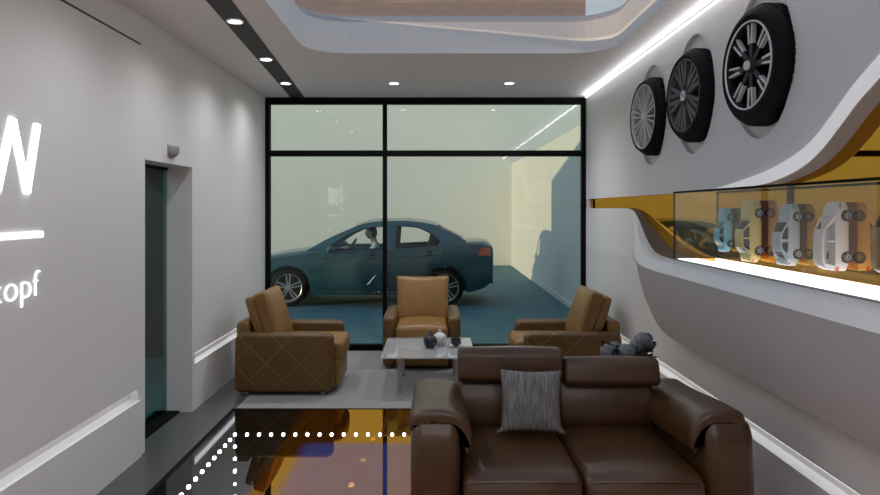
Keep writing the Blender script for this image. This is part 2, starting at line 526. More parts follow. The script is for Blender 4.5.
# sign frame: text x -> world +Y, text y -> world Z, text z -> world +X (local coordinates)
SM = Matrix(((0, 0, 1, .03), (1, 0, 0, 0), (0, 1, 0, 0), (0, 0, 0, 1)))
def stroke(bm, p, q, w, d=.012):
    """straight letter stroke in the (y,z) plane with horizontal ends"""
    (y0, z0), (y1, z1) = p, q
    pts = [(y0-w/2, z0), (y0+w/2, z0), (y1+w/2, z1), (y1-w/2, z1)]
    prism(pts, .001, .001+d*.5, 'x', bm)
hW = .335; z0 = .212
def letter_W(y1, w=.43):
    bm = nb(); q = w/4; s = .052; yl = y1-w
    stroke(bm, (yl+s/2, z0+hW), (yl+q, z0), s); stroke(bm, (yl+q, z0), (yl+2*q, z0+hW), s)
    stroke(bm, (yl+2*q, z0+hW), (yl+3*q, z0), s); stroke(bm, (yl+3*q, z0), (y1-s/2, z0+hW), s)
    return bm
def letter_M(y1, w=.33):
    bm = nb(); s = .05; yl = y1-w
    stroke(bm, (yl+s/2, z0), (yl+s/2, z0+hW), s); stroke(bm, (y1-s/2, z0), (y1-s/2, z0+hW), s)
    stroke(bm, (yl+s/2, z0+hW), (yl+w/2, z0+.03), s); stroke(bm, (yl+w/2, z0+.03), (y1-s/2, z0+hW), s)
    return bm
obj('letter_w', letter_W(0.0), SIGN, sg)
obj('letter_m', letter_M(-.50), SIGN, sg)
text_mesh('B', hW/.7, 'letter_b', SIGN, sg, T(.005, -.90, z0) @ Matrix(((0, 0, 1, 0), (1, 0, 0, 0), (0, 1, 0, 0), (0, 0, 0, 1))), .004, target_w=.24, bold=.004)
obj('underline_bar', boxes((.001, .008, -2.1, .02, -.005, .022)), SIGN, sg)
text_mesh('kopf', .186, 'small_lettering', SIGN, sg, T(.004, 0, -.292) @ Matrix(((0, 0, 1, 0), (1, 0, 0, 0), (0, 1, 0, 0), (0, 0, 0, 1))), .003, target_w=.36, bold=-.006)
# round emblem
def roundel(parent, c, R0, axisM, mw, mb, mk, names=('emblem_ring', 'emblem_blue', 'emblem_white')):
    bm = nb()
    def ann(bm, r0, r1, z0, z1, n=48):
        lathe(bm, [(r0, z0), (r1, z0), (r1, z1), (r0, z1), (r0, z0)], n, axisM)
    ann(bm, R0*.93, R0, 0, R0*.05); ann(bm, R0*.55, R0*.60, 0, R0*.05)
    ring = obj(names[0], bm, mw, parent)
    b2 = nb(); ann(b2, R0*.60, R0*.93, 0, R0*.03); obj('emblem_dark_ring', b2, mk, parent)
    for nm, mm, qs in ((names[1], mb, (0, 2)), (names[2], mw, (1, 3))):
        b3 = nb()
        for q in qs:
            pts = [(0, 0)]+[(R0*.55*math.cos(PI/2*(q+i/10)), R0*.55*math.sin(PI/2*(q+i/10))) for i in range(11)]
            bb = prism(pts, 0, R0*.04, 'z'); xf(bb, axisM); me = bpy.data.meshes.new('t'); bb.to_mesh(me); bb.free(); b3.from_mesh(me); bpy.data.meshes.remove(me)
        obj(nm, b3, mm, parent)
roundel(sg, None, .33, T(.002, -1.72, .44) @ R(PI/2, 'Y') @ R(PI, 'Z'), SIGN, SBLUE, SBLACK)

# ------------------------------------------------------------------ ceiling with skylight
def ceiling():
    sx0, sx1, sy0, sy1, r = -1.045, 1.455, 1.2, 5.47, .34
    hole = round_rect(sx0, sx1, sy0, sy1, r, 8)
    outer = [(XL-.25, YN-.1), (2.2, YN-.1), (2.2, YB+.08), (XL-.25, YB+.08)]
    bm = poly_holes(outer, [hole], lambda x, y: (x, y, ZC), lambda x, y: (x, y, 3.19))
    struct('ceiling', bm, CEIL)
    # upstand with a softened top edge
    rings = []
    def off(d): return inset_poly(hole, -d)
    for d, z in ((0.002, 2.935), (0.0, 3.19), (.012, 3.225), (.045, 3.25), (.15, 3.25), (.15, 3.19), (.002, 3.185)):
        rings.append([(p[0], p[1], z) for p in off(d)])
    bm = loft(rings, caps=False)
    n = len(hole)
    struct('trim_6', bm, FACE, True)
    pane = prism(inset_poly(hole, -.10), 3.27, 3.28, 'z')
    struct('added_filter_pane', pane, glassmat('skylight_filter_glass', (.93, .90, .87)))  # tinted pane added to take the blue out of the sky light
ceiling()
# dark slanted channel with lights
ang = math.atan2(.155, 2.2)
def chan(y): return -1.357-(y-4.5)*.0695
ch = thing('ceiling_channel', 'dark grey channel strip running across the ceiling at left', 'ceiling channel', (0, 0, ZC))
pts = [(chan(y)+s*.078, y) for y, s in ((YN, -1), (YN, 1), (YB-.05, 1), (YB-.05, -1))]
obj('channel', prism(pts, -.006, .012, 'z'), STRIP, ch)

SPOTS = []
def downlight():
    t = thing('downlight', 'x', 'ceiling light')
    bm = nb(); lathe(bm, [(.045, -.001), (.058, -.004), (.060, 0), (.060, .006), (.045, .006), (.045, -.001)], 28)
    obj('trim_ring', bm, LIP, t, True)
    bm = nb(); lathe(bm, [(0, .004), (.0455, .004), (.0455, .006), (0, .006)], 28)
    obj('lens', bm, LENS, t)
    return t
dl0 = downlight(); first = [True]
def place_dl(x, y, z, label, group):
    if first[0]:
        first[0] = False; dl0.location = (x, y, z); dl0['label'] = label; dl0['group'] = group; r = dl0
    else: r = dup(dl0, (x, y, z), 0, label, group)
    SPOTS.append((x, y, z)); return r
nm = ['farthest', 'second farthest', 'third farthest', 'fourth farthest', 'fifth farthest']
for i, y in enumerate((6.72, 5.64, 4.5, 3.4, 2.3)):
    place_dl(chan(y), y, ZC-.014, 'round white downlight in the dark ceiling strip, %s from the camera' % nm[i], 'downlights in the dark strip')
place_dl(-.41, 6.757, ZC-.006, 'round white downlight in the ceiling above the central armchair', 'downlights near the window')
place_dl(.768, 6.757, ZC-.006, 'round white downlight in the ceiling near the window, right one', 'downlights near the window')
for x in (-.41, .77):  # more lamps added out of view to brighten the room
    for y in (.6, -.8):
        place_dl(x, y, ZC-.006, 'added round white downlight, unseen behind the viewer, to fill the room with light', 'added fill downlights behind the viewer')

# ------------------------------------------------------------------ right wall
EC = [(1.2, 2.60), (1.6, 2.56), (1.9, 2.47), (2.3, 2.27), (2.516, 2.143), (2.64, 2.075), (2.764, 1.99), (2.907, 1.895), (3.057, 1.83), (3.25, 1.788), (3.42, 1.767), (3.79, 1.755), (4.3, 1.754), (9, 1.754)]
def ze(y): return smooth_interp(EC, y)
def ls(y): return sstep(4.5, 3.0, y)
ys = [YN+(1.2-YN)*i/4 for i in range(4)]+[1.2+(4.6-1.2)*i/60 for i in range(61)]+[5.5, 6.5, YB-.045]
poly = [(y, ze(y)+.17*ls(y)) for y in ys]+[(YB-.045, ZC), (YN, ZC)]
bm = prism(poly, XR, 2.08, 'x')
ub = struct('wall_right_upper', bm, WALLR); ub.name = 'trim_7'
WH = [(5.29, 2.38), (4.43, 2.40), (3.52, 2.405)]
cut = []
for (y, z) in WH:
    c = nb(); lathe(c, [(0, -.3), (1, -.3), (1, .035), (0, .035)], 72, T(XR, y+.03, z+.015) @ R(PI/2, 'Y') @ Matrix.Diagonal((.40, .33, 1, 1))); cut.append(c)
boolean_cut(ub, cut); resh(ub, 30)
# lip : shaded chamfer, white band with slight emission and underside, swept along the edge curve
ra, rb, rc = [], [], []
for y in [YN+.001]+ys[1:]:
    if y > 4.5: break
    e = ze(y); q = max(ls(y), .03)
    g = (ze(y+.01)-ze(y-.01))/.02; N = Vector((-g, 1)).normalized()
    def O(x, d): return (x, y+N.x*d, e+N.y*d)
    ra.append([(XR+.001, y, e+.172*q), O(XR+.03*q, .088*q), O(1.9, .088*q), (1.9, y, e+.172*q)])
    rb.append([O(XR+.031*q, .088*q), O(XR-.052*q, .082*q), O(XR-.056*q, .004), O(XR+.028*q, .001)])
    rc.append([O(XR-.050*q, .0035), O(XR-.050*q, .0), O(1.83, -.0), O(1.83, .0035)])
struct('trim_8', loft(ra), WALL, True)
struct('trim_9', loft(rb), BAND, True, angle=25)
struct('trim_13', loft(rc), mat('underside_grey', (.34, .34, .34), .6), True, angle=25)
# lower sculpted volume
TOPC = [(4.3, 1.294), (4.5, 1.294), (4.89, 1.318), (5.19, 1.405), (5.46, 1.515), (5.7, 1.605), (5.9, 1.64), (6.05, 1.647), (7, 1.647)]
def zt(y): return smooth_interp(TOPC, y)
def bb(y): return sstep(6.0, 4.75, y)
rings = []
ysl = [YN, 0, 1, 2, 3, 4, 4.3]+[4.4+.05*i for i in range(36)]+[6.3, 7, YB-.045]
for y in ysl:
    b = bb(y); t = zt(y)
    fx = lambda x: XR+(x-XR)*b
    zD = .76+(.25)*(1-b)+ sstep(4.5, 5.6, y)*.25
    t2 = t-.075
    rings.append([(2.05, y, t-.004), (1.81, y, t-.004), (fx(1.63), y, t), (fx(1.56), y, t-.008), (fx(1.535), y, t-.022), (fx(1.50), y, t-.075),
                  (fx(1.52), y, (t-.075)*.7+zD*.3), (fx(1.565), y, (t-.075)*.3+zD*.7), (fx(1.62), y, zD), (fx(1.66), y, zD-.02), (XR+.001, y, zD-.06), (2.05, y, zD-.06)])
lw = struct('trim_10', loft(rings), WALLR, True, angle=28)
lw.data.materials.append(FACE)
for f in lw.data.polygons:      # shade of the downward-facing belly painted in as a greyer material
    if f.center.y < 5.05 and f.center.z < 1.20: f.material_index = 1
rr = []
for y in ysl:
    if 4.44 < y < 6.05:
        b = bb(y); x0 = XR+(1.64-XR)*b; rr.append([(x0, y, zt(y)+.0005), (1.786, y, zt(y)+.0005), (1.786, y, zt(y)+.003), (x0, y, zt(y)+.003)])
struct('trim_14', loft(rr), DARKG)
p = [(2.05, 0), (XR, 0), (XR, .375), (XR+.055, .392), (XR+.055, .462), (XR, .462), (XR, 1.205), (2.05, 1.205)]
bm = prism(p, YN, YB-.045, 'y')
struct('wall_right', bm, WALL)
struct('trim_11', boxes((2.08, 2.2, YN, YB, 0, ZC)), WALL)
t = obj('slot_light', boxes((XR+.012, XR+.052, YN+.05, YB-.1, .452, .461)), SLOT)
tag(t, 'long white light slot low in the right wall beside the sofa', 'light', 'light slots in the walls')
# gold mirror back panel
mys = [y for y in ys if y < 7.5]+[7.53]
t = obj('gold_mirror_panel', prism([(y, ze(y)+.05*ls(y)+.02) for y in mys]+[(7.53, 1.55), (5.6, 1.55), (5.0, 1.25), (YN, 1.25)], 1.787, 1.80, 'x'), GOLD)
tag(t, 'gold mirror panel lining the recess of the right wall', 'mirror')
# hidden fill between recess end and window wall
struct('trim_12', boxes((XR+.004, 2.05, 7.53, YB-.045, 1.6, 1.8)), WALL)
# display case
dc = thing('display_case', 'long glass display case with lit white shelf on the right wall', 'display case', (1.64, 4.5, 1.294))
obj('glass_front', boxes((-.004, .004, -3.6, 0, .004, .455)), GLASSC, dc)
obj('top_rail', boxes((-.008, .008, -3.6, .004, .452, .464)), BLACK, dc)
obj('corner_post', boxes((-.005, .005, -.002, .006, 0, .46)), BLACK, dc)
obj('base_rail', boxes((-.010, .004, -3.6, .004, -.001, .008)), FIXT, dc)
obj('shelf_light_and_mirror_image', boxes((.012, .143, -3.6, -.03, .001, .012), (.138, .145, -3.6, -.33, .012, .036)), SHELFL, dc)  # rear upstand glows in place of the shelf's white mirror image
# cove light along the ceiling
cv = obj('cove_light', boxes((XR-.016, XR-.002, YN+.1, YB-.06, ZC-.010, ZC-.002)), COVE)
tag(cv, 'thin glowing light line where the right wall meets the ceiling', 'light')

# ------------------------------------------------------------------ wheels
def rim_spokes(kind, r, m, parent, mring, names='spokes'):
    """local: axis +z faces outward, rim face at z=0"""
    bm = nb()
    if kind == 'twin':      # 8 pairs of narrow bars
        for k in range(8):
            a = 2*PI*k/8+.0
            for s in (-1, 1):
                p0 = (r*.50, s*r*.055); p1 = (r*.97, s*r*.095)
                w = r*.022
                pts = [(p0[0], p0[1]-w), (p1[0], p1[1]-w), (p1[0], p1[1]+w), (p0[0], p0[1]+w)]
                b = prism(pts, -.035, -.012, 'z'); xf(b, R(a, 'Z')); merge(bm, b)
    elif kind == 'multi':
        for k in range(5):
            a = 2*PI*k/5+.3
            for s in (-1, 1):
                for q in (.08, .27):
                    p0 = (r*.2, s*r*.08); p1 = (r*.95, s*r*q*1.35)
                    w = r*.062
                    pts = [(p0[0], p0[1]-w*.8), (p1[0], p1[1]-w), (p1[0], p1[1]+w), (p0[0], p0[1]+w*.8)]
                    b = prism(pts, -.04, -.008, 'z'); xf(b, R(a, 'Z')); merge(bm, b)
    elif kind == 'thin':
        for k in range(10):
            a = 2*PI*k/10+.1
            for s in (-1, 1):
                p0 = (r*.16, s*r*.03); p1 = (r*.96, s*r*.11); w = r*.032
                pts = [(p0[0], p0[1]-w*.7), (p1[0], p1[1]-w), (p1[0], p1[1]+w), (p0[0], p0[1]+w*.7)]
                b = prism(pts, -.04, -.01, 'z'); xf(b, R(a, 'Z')); merge(bm, b)
    elif kind == 'five':
        for k in range(5):
            a = 2*PI*k/5+.31
            for s in (-1, 1):
                p0 = (r*.15, s*r*.07); p1 = (r*.96, s*r*.15); w = r*.045
                pts = [(p0[0], p0[1]-w), (p1[0], p1[1]-w), (p1[0], p1[1]+w), (p0[0], p0[1]+w)]
                b = prism(pts, -.04, -.008, 'z'); xf(b, R(a, 'Z')); merge(bm, b)
    return obj(names, bm, m, parent)
def merge(bm, b):
    me = bpy.data.meshes.new('t'); b.to_mesh(me); b.free(); bm.from_mesh(me); bpy.data.meshes.remove(me)

def wheel_parts(t, R0, r, width, kind, msp, mring, mback, tread=True, cap=None):
    """wheel with axis local z, face at z=0 pointing +z, body to z=-width"""
    n = 60
    bm = nb()
    prof = [(r*.97, -.012), (r, .0), (r+(R0-r)*.35, .006), (R0-.030, -.004), (R0-.010, -.022), (R0, -.05), (R0, -width+.05), (R0-.010, -width+.02), (R0-.03, -width), (r, -width), (r*.97, -width+.01), (r*.97, -.012)]
    lathe(bm, prof, n)
    if tread:
        # tread blocks
        nt_ = 44
        for k in range(nt_):
            a = 2*PI*k/nt_
            for (za, zb) in ((-.052, -.085), (-.092, -.125), (-.132, -.165), (-.172, -.205)):
                if -zb > width-.03: continue
                b = nb(); box(b, R0-.004, R0+.006, -.018*R0/.31, .018*R0/.31, zb, za)
                xf(b, R(a, 'Z')); merge(bm, b)
    obj('tyre', bm, RUBBER, t, True, 30)
    bm = nb(); lathe(bm, [(r*.94, -.02), (r*.955, 0), (r*.985, .004), (r*1.005, -.002), (r*1.005, -.02), (r*.97, -.06), (r*.9, -width+.02), (r*.86, -width+.02), (r*.92, -.06), (r*.94, -.02)], n)
    obj('rim', bm, mring, t, True, 40)
    bm = nb(); lathe(bm, [(0, -.075), (r*.9, -.085), (r*.9, -.095), (0, -.095)], 40)
    obj('brake_disc', bm, mback, t)
    rim_spokes(kind, r, msp, t, mring)
    bm = nb(); lathe(bm, [(0, .0), (r*.13, -.002), (r*.17, -.012), (r*.2, -.04), (r*.2, -.05), (0, -.05)], 28)
    obj('hub', bm, cap or msp, t, True, 40)

lab = ['pale silver multi-spoke wheel, farthest of the three wheels on the right wall', 'grey alloy wheel with blue and white hub badge on the right wall', 'large black wheel with thin silver spokes on the right wall']
for i, (y, z) in enumerate(WH):
    t = thing('display_wheel', lab[i], 'wheel', (1.672, y, z), 0, 'wheels mounted on the right wall')
    t.rotation_euler = (0, -PI/2, math.radians(3))
    if i == 0: wheel_parts(t, .305, .258, .24, 'thin', ALLOYP, ALLOYP, mat('pale_back_plate', (.36, .36, .36), .5))
    if i == 1:
        wheel_parts(t, .305, .245, .24, 'multi', ALLOYG, ALLOYG, mat('dark_disc', (.075, .075, .075), .5))
        roundel(t, None, .036, T(0, 0, .002), CAPWHITE, CAPBLUE, CAPWHITE)
    if i == 2:
        wheel_parts(t, .315, .235, .24, 'twin', LIP, ALLOYB, ALLOYB, cap=ALLOYB)
        bm = nb(); lathe(bm, [(.226, .0), (.228, .007), (.234, .007), (.236, .0), (.226, 0)], 60); obj('rim_edge', bm, LIP, t, True)
        bm = nb()
        for k in range(8):
            b = nb(); box(b, .03, .225, -.016, .016, -.05, -.018); xf(b, R(2*PI*k/8, 'Z')); merge(bm, b)
        obj('inner_spokes', bm, ALLOYB, t)
        bm = nb(); lathe(bm, [(0, .014), (.022, .012), (.026, 0), (0, 0)], 24); obj('hub_cap', bm, LIP, t, True)

# ------------------------------------------------------------------ window wall
def windowframe():
    y0, y1 = 7.63, 7.71
    t = thing('window_1', 'x', 'x')
    del t['label']; del t['category']; t['kind'] = 'structure'
    X0, X1 = XL, XR+.004
    mx = -.57; zt_ = 2.285
    obj('window_frame', boxes((X0, X0+.05, y0, y1, 0, ZC), (X1-.05, X1, y0, y1, 0, ZC), (X0+.05, X1-.05, y0, y1, ZC-.075, ZC), (X0+.05, X1-.05, y0, y1, 0, .07),
        (mx-.024, mx+.024, y0, y1, .07, ZC-.075), (X0+.05, mx-.024, y0, y1, zt_-.033, zt_+.033), (mx+.024, X1-.05, y0, y1, zt_-.033, zt_+.033)), BLACK, t)
    for (a, b) in ((X0+.05, mx-.024), (mx+.024, X1-.05)):
        for (c, d) in ((.07, zt_-.033), (zt_+.033, ZC-.075)):
            obj('window_pane', boxes((a, b, YB-.006, YB+.006, c, d)), GLASSW, t)
windowframe()
# outer facade either side of the window
struct('wall_front', boxes((-8.5, XL-.25, 7.55, 7.69, 0, 3.2), (XL-.25, XL, YB-.02, 7.71, 0, ZC), (XR+.004, 2.35, YB-.04, 7.71, 0, ZC)), YWALL)
struct('wall_back', boxes((XL-.25, 2.2, YN-.12, YN, 0, ZC)), WALL)

# ------------------------------------------------------------------ yard
struct('ground', boxes((-30, 20, 7.72, 60, -.1, 0)), CONC)
struct('wall_yard_right', boxes((2.26, 2.46, 7.72, 19.2, 0, 2.94), (2.24, 2.26, 7.72, 19.2, 0, .09)), YWALL)
struct('wall_yard_rear', boxes((-26, 2.26, 19.2, 19.4, 0, 7.05), (2.26, 9, 19.2, 19.4, 0, 7.05)), YWALL)
t = thing('office_building', 'tall plain brown building seen through the skylight', 'building', (-4, 32, 0))
obj('facade', boxes((-14, 11.35, 0, 8, 0, 26)), TOWER, t)
obj('parapet', boxes((-14.1, 11.4, -.1, 8.1, 26, 26.4)), TOWER, t)

# ------------------------------------------------------------------ cars
def car(spec, root, paint, glass, detail=True, wheelmat=ALLOY):
    """car in local metres: nose toward -x, wheels on z=0, near side -y.  origin under the front wheel axle"""
    P = spec
    nose, tail, hw = P['nose'], P['tail'], P['hw']
    deck = P['deck']            # centre-line height of lower body
    belt = P['belt']
    cab0, cab1 = P['cab']
    def hwid(x):
        a = sstep(nose-.02, nose+.55, x); b = sstep(tail+.02, tail-.5, x)
        return hw*(.80+.20*a)*(.86+.14*b)
    def zbot(x): return interp(P['bot'], x)
    def prof(x):
        w = hwid(x); zb = zbot(x); zs = smooth_interp(belt, x); zd = smooth_interp(deck, x)
        inside = sstep(cab0-.05, cab0+.25, x)*sstep(cab1+.05, cab1-.25, x)
        zi = zd*(1-inside)+.62*inside
        return w, zb, zs, zd, zi
    def sidey(x, z):
        w, zb, zs, zd, zi = prof(x)
        tt = (z-zb)/(zs-zb)
        return -w*interp([(0, .93), (.12, .97), (.30, 1.0), (.62, .985), (.68, .995), (1, .93)], tt)
    def ring(x):
        w, zb, zs, zd, zi = prof(x); h = []
        for tt in (0, .12, .30, .45, .60, .68, .85, 1.0):
            z = zb+(zs-zb)*tt; h.append((-sidey(x, z), z))
        ins = sstep(cab0-.05, cab0+.25, x)*sstep(cab1+.05, cab1-.25, x)
        h.append((w*.87, zs+(zd-zs)*.35)); h.append((w*.80, zs+(zi-zs)*.6 if ins > .5 else zs+(zd-zs)*.65)); h.append((w*.5*(1-ins)+w*.78*ins, zi-(1-ins)*.01)); h.append((w*.2, zi))
        r = [(x, -y, z) for y, z in h]
        l = [(x, y, z) for y, z in h[::-1]]
        return [(x, -w*.6, zb)]+r+l+[(x, w*.6, zb)]
    xs = [nose, nose+.02, nose+.06, nose+.15]+[nose+.3+(tail-nose-.6)*i/36 for i in range(37)]+[tail-.16, tail-.07, tail-.02, tail]
    rings = []
    for x in xs:
        r = ring(x)
        if x < nose+.10 or x > tail-.05:
            e = (nose+.10-x)/.10 if x < 0 else (x-(tail-.05))/.05
            zc = .55; k = 1-.13*e*e if x < 0 else 1-.05*e*e
            r = [(p[0], p[1]*(1-.08*e*e), zc+(p[2]-zc)*k) for p in r]
        rings.append(r)
    body = obj('body', loft(rings), paint, root)
    wb = P['wb']; Rw = P['rw']
    cuts = []
    for cx in (0, wb):
        for s in (-1, 1):
            c = nb(); lathe(c, [(0, -.26), (Rw+.055, -.26), (Rw+.055, .3), (0, .3)], 48, T(cx, s*hw, Rw+.0) @ R(-s*PI/2, 'X')); cuts.append(c)
    m = root.matrix_world.copy()
    boolean_cut(body, cuts) if False else None
    # boolean in local space
    tmp = []
    for c in cuts:
        bmesh.ops.recalc_face_normals(c, faces=c.faces)
        me = bpy.data.meshes.new('tmp'); c.to_mesh(me); c.free()
        k = bpy.data.objects.new('tmp', me); COL.objects.link(k); tmp.append(k); k.parent = root
        md = body.modifiers.new('b', 'BOOLEAN'); md.object = k; md.operation = 'DIFFERENCE'; md.solver = 'EXACT'
    bpy.context.view_layer.update(); dg = bpy.context.evaluated_depsgraph_get()
    me = bpy.data.meshes.new_from_object(body.evaluated_get(dg)); body.modifiers.clear(); body.data = me
    for k in tmp: bpy.data.objects.remove(k)
    resh(body, 32)
    # ---- greenhouse
    side = P['side']; wins = P['wins']; roof = P['roof']
    def gy(x, z):
        w = hwid(x)*.90; zs = smooth_interp(belt, x)
        return -(w-(z-zs)*.42+.0)
    zmax = max(p[1] for p in side)
    for s, nm in ((1, 'near'), (-1, 'far')):
        bm = poly_holes(side, wins, lambda x, z: (x, s*gy(x, z), z), lambda x, z: (x, s*(gy(x, z)+.045), z))
        obj('side_frame', bm, paint, root)
        for w_ in wins:
            bm = poly_holes(w_, [], lambda x, z: (x, s*(gy(x, z)+.018), z), lambda x, z: (x, s*(gy(x, z)+.024), z))
            obj('side_window', bm, glass, root)
    def xsec(x, z, drop, n=9, inn=0):
        y0 = -gy(x, z)-.004
        return [(x, y0*(2*i/(n-1)-1), z+drop*(1-(2*i/(n-1)-1)**2)-inn) for i in range(n)]
    # roof panel
    rr = []
    for (x, z) in roof:
        top = xsec(x, z, .045); rr.append(top+[(p[0], p[1]*.99, p[2]-.03) for p in top[::-1]])
    obj('roof', loft(rr), paint, root, True, 50)
    for key, nm in (('wscreen', 'windscreen'), ('rscreen', 'rear_window')):
        (xa, za), (xb, zb_) = P[key]
        rr = []
        for i in range(5):
            t_ = i/4; x = xa+(xb-xa)*t_; z = za+(zb_-za)*t_
            top = xsec(x, z, .04+.02*(1-t_)); rr.append([(p[0], p[1]*.97, p[2]) for p in top]+[(p[0]+.008, p[1]*.97, p[2]-.006) for p in top[::-1]])
        obj(nm, loft(rr), glass, root, True, 60)
    # ---- wheels
    for cx in (0, wb):
        for s in (-1, 1):
            w = bpy.data.objects.new('wheel', None); COL.objects.link(w); w.parent = root
            w.location = (cx, s*(hw*.975), Rw); w.rotation_euler = (-s*PI/2*-1, 0, 0) if s < 0 else (-PI/2, 0, 0)
            w.rotation_euler = (PI/2, 0, 0) if s < 0 else (-PI/2, 0, 0)
            wheel_parts(w, Rw, Rw*.74, .2, 'five', wheelmat, wheelmat, INTER, tread=False)
    # ---- lamps
    for s in (-1, 1):
        tl = P['tl']
        bm = poly_holes(tl, [], lambda x, z: (x, s*(-sidey(min(x, tail-.01), z)-.012) , z), lambda x, z: (x, s*(-sidey(min(x, tail-.01), z)+.008)*(.99 if x > tail-.06 else 1), z))
        obj('tail_lamp', bm, RED, root)
        hl = P['hl']
        bm = poly_holes(hl, [], lambda x, z: (x, s*(-sidey(x, z)-.012), z), lambda x, z: (x, s*(-sidey(x, z)+.006), z))
        obj('head_lamp', bm, HEADL, root)
    if detail:
        for s in (-1, 1):
            for hx, hz in P['handles']:
                y = -sidey(hx, hz)
                bm = nb(); box(bm, hx-.10, hx+.10, s*y-.022, s*y+.022, hz-.014, hz+.014, bev=.01)
                obj('door_handle', bm, INTER if False else paint, root, True)
                bm = nb(); lathe(bm, [(0, 0), (.05, 0), (.05, .008), (0, .008)], 20, T(hx, s*(y+.001), hz+.02) @ R(PI/2, 'X'))
                obj('handle_recess', bm, INTER, root)
            bm = nb()
            for line in P['seams']:
                path = []
                for (a, b) in zip(line, line[1:]):
                    for i in range(8):
                        x = a[0]+(b[0]-a[0])*i/8; z = a[1]+(b[1]-a[1])*i/8
                        path.append((x, s*(-sidey(x, z)), z))
                tube(bm, path, .0045, 5)
            obj('door_seam', bm, INTER, root)
            mx, mz = P['mirror']
            bm = cushion(.10, .19, .10, .04, .01, 6); xf(bm, T(mx, s*(hw*.9+.13), mz-.02)); box(bm, mx-.03, mx+.03, min(s*hw*.86, s*(hw*.9+.1)), max(s*hw*.86, s*(hw*.9+.1)), mz-.06, mz-.03)
            obj('wing_mirror', bm, paint, root, True, 60)
            # window surround strip
            bm = nb()
            for w_ in wins:
                tube(bm, [(x, s*(gy(x, z)-.001), z) for x, z in w_], .011, 5, closed=True)
            obj('window_trim', bm, INTER, root)
        bm = nb(); box(bm, nose+.12, nose+.2, -.45, .45, .30, .60, bev=.02)
        obj('grille', xf(bm, T(-.135, 0, 0)), INTER, root)
        # cabin
        for cx in (P['seatx']):
            for s in (-1, 1):
                bm = cushion(.5, .5, .16, .05, .02, 6); xf(bm, T(cx-.05, s*.38, .66))
                b = cushion(.14, .48, .62, .05, .02, 6); xf(b, T(cx+.26, s*.38, .93) @ R(.22, 'Y')); merge(bm, b)
                b = cushion(.10, .26, .18, .04, .01, 6); xf(b, T(cx+.37, s*.38, 1.26) @ R(.15, 'Y')); merge(bm, b)
                obj('seat', bm, INTER, root, True, 60)
        bm = nb(); box(bm, P['dash'], P['dash']+.35, -.68, .68, .80, .93, bev=.04)
        obj('dashboard', bm, INTER, root)
        bm = nb()
        c = P['steer']; Ms = T(*c) @ R(-1.05, 'Y')
        tube(bm, [Ms @ Vector((.18*math.cos(a), .18*math.sin(a), 0)) for a in [2*PI*i/28 for i in range(28)]], .014, 6, closed=True)
        for a in (0, 2*PI/3, 4*PI/3): tube(bm, [Ms @ Vector((0, 0, -.02)), Ms @ Vector((.18*math.cos(a), .18*math.sin(a), 0))], .012, 6)
        tube(bm, [Ms @ Vector((0, 0, -.02)), Ms @ Vector((0, 0, -.28))], .03, 8)
        obj('steering_wheel', bm, INTER, root)
        bm = nb(); box(bm, tail-.035, tail+.004, -.62, .62, .36, .40, bev=.005)
        obj('bumper_line', bm, INTER, root)
    return sidey

# sedan, x measured from the front axle (world x = x-2.45)
def U(px, py, ppm=59.8):   # helper used once to note the proportions of the photograph's sedan
    return ((px-434)/ppm+2.45, H-(py-209)/ppm)
SED = dict(
    nose=-.90, tail=3.46, hw=.88, wb=2.635, rw=.318,
    bot=[(-.9, .25), (-.5, .2), (.4, .19), (2.2, .19), (3.1, .24), (3.3, .30), (3.46, .42)],
    belt=[(-.9, .60), (-.7, .70), (-.3, .80), (.2, .87), (.7, .925), (1.2, .95), (2.0, .975), (2.6, 1.02), (3.0, 1.045), (3.3, 1.03), (3.46, .98)],
    deck=[(-.9, .64), (-.75, .75), (-.3, .88), (.2, .955), (.42, .985), (.9, 1.0), (2.0, 1.0), (2.9, 1.10), (3.05, 1.105), (3.36, 1.10), (3.46, 1.04)],
    cab=(.55, 2.85),
    side=[U(306, 250.5), U(322, 241.3), U(334, 235.2), U(352.4, 227.4), U(364.5, 223.8), U(382.7, 221.8), U(405, 221.6), U(424, 223.4), U(436.7, 226.0), U(452, 233), U(467, 241.5), U(467, 248), U(440, 250), U(400, 251), U(340, 253), U(306, 254)],
    wins=[[U(327, 249.6), U(333, 243.5), U(345, 236), U(358.5, 230.2), U(370.6, 227.6), U(383, 226.8), U(382.5, 249.2)],
          [U(396.7, 226.6), U(410, 226.4), U(419, 228.2), U(428, 232.2), U(436, 237.5), U(440.2, 242.5), U(436, 246.4), U(395, 248.4)]],
    roof=[U(352.4, 227.2), U(358, 225.2), U(364.5, 223.4), U(373, 222.2), U(382.7, 221.4), U(394, 221.2), U(405, 221.2), U(415, 222), U(424, 223), U(431, 224.4), U(437, 226)],
    wscreen=(U(312, 249), U(353, 227.5)), rscreen=(U(468, 242.5), U(436, 226.2)),
    tl=[U(478.2, 255.6), U(480.5, 251), U(484, 247.5), U(490.5, 248.2), U(491.5, 256.4)],
    hl=[(-.80, .52), (-.80, .66), (-.45, .74), (-.30, .72), (-.5, .60)],
    handles=[((372-434)/59.8+2.45, .83), ((429.5-434)/59.8+2.45, .875)],
    seams=[[(.62, .90), (.58, .6), (.60, .30)], [(1.66, .94), (1.66, .6), (1.70, .26)], [(2.66, .98), (2.62, .88), (2.35, .62), (2.22, .28)], [(.60, .30), (1.70, .25), (2.22, .27)],
           [(3.16, .80), (2.98, .45)], [(.35, .80), (.9, .82), (1.7, .825), (2.6, .86), (3.15, .84)]],
    mirror=(.72, .98), seatx=(1.36, 2.15), dash=.62, steer=(1.0, -.38, .96))
CARPAINT = mat('dark_teal_car_paint', lin((42, 84, 92)), .30, metal=.15, coat=.6)
ct = thing('sedan_car', 'dark teal four-door sedan parked outside the window with a driver', 'car', (-2.45, 11.93, 0))
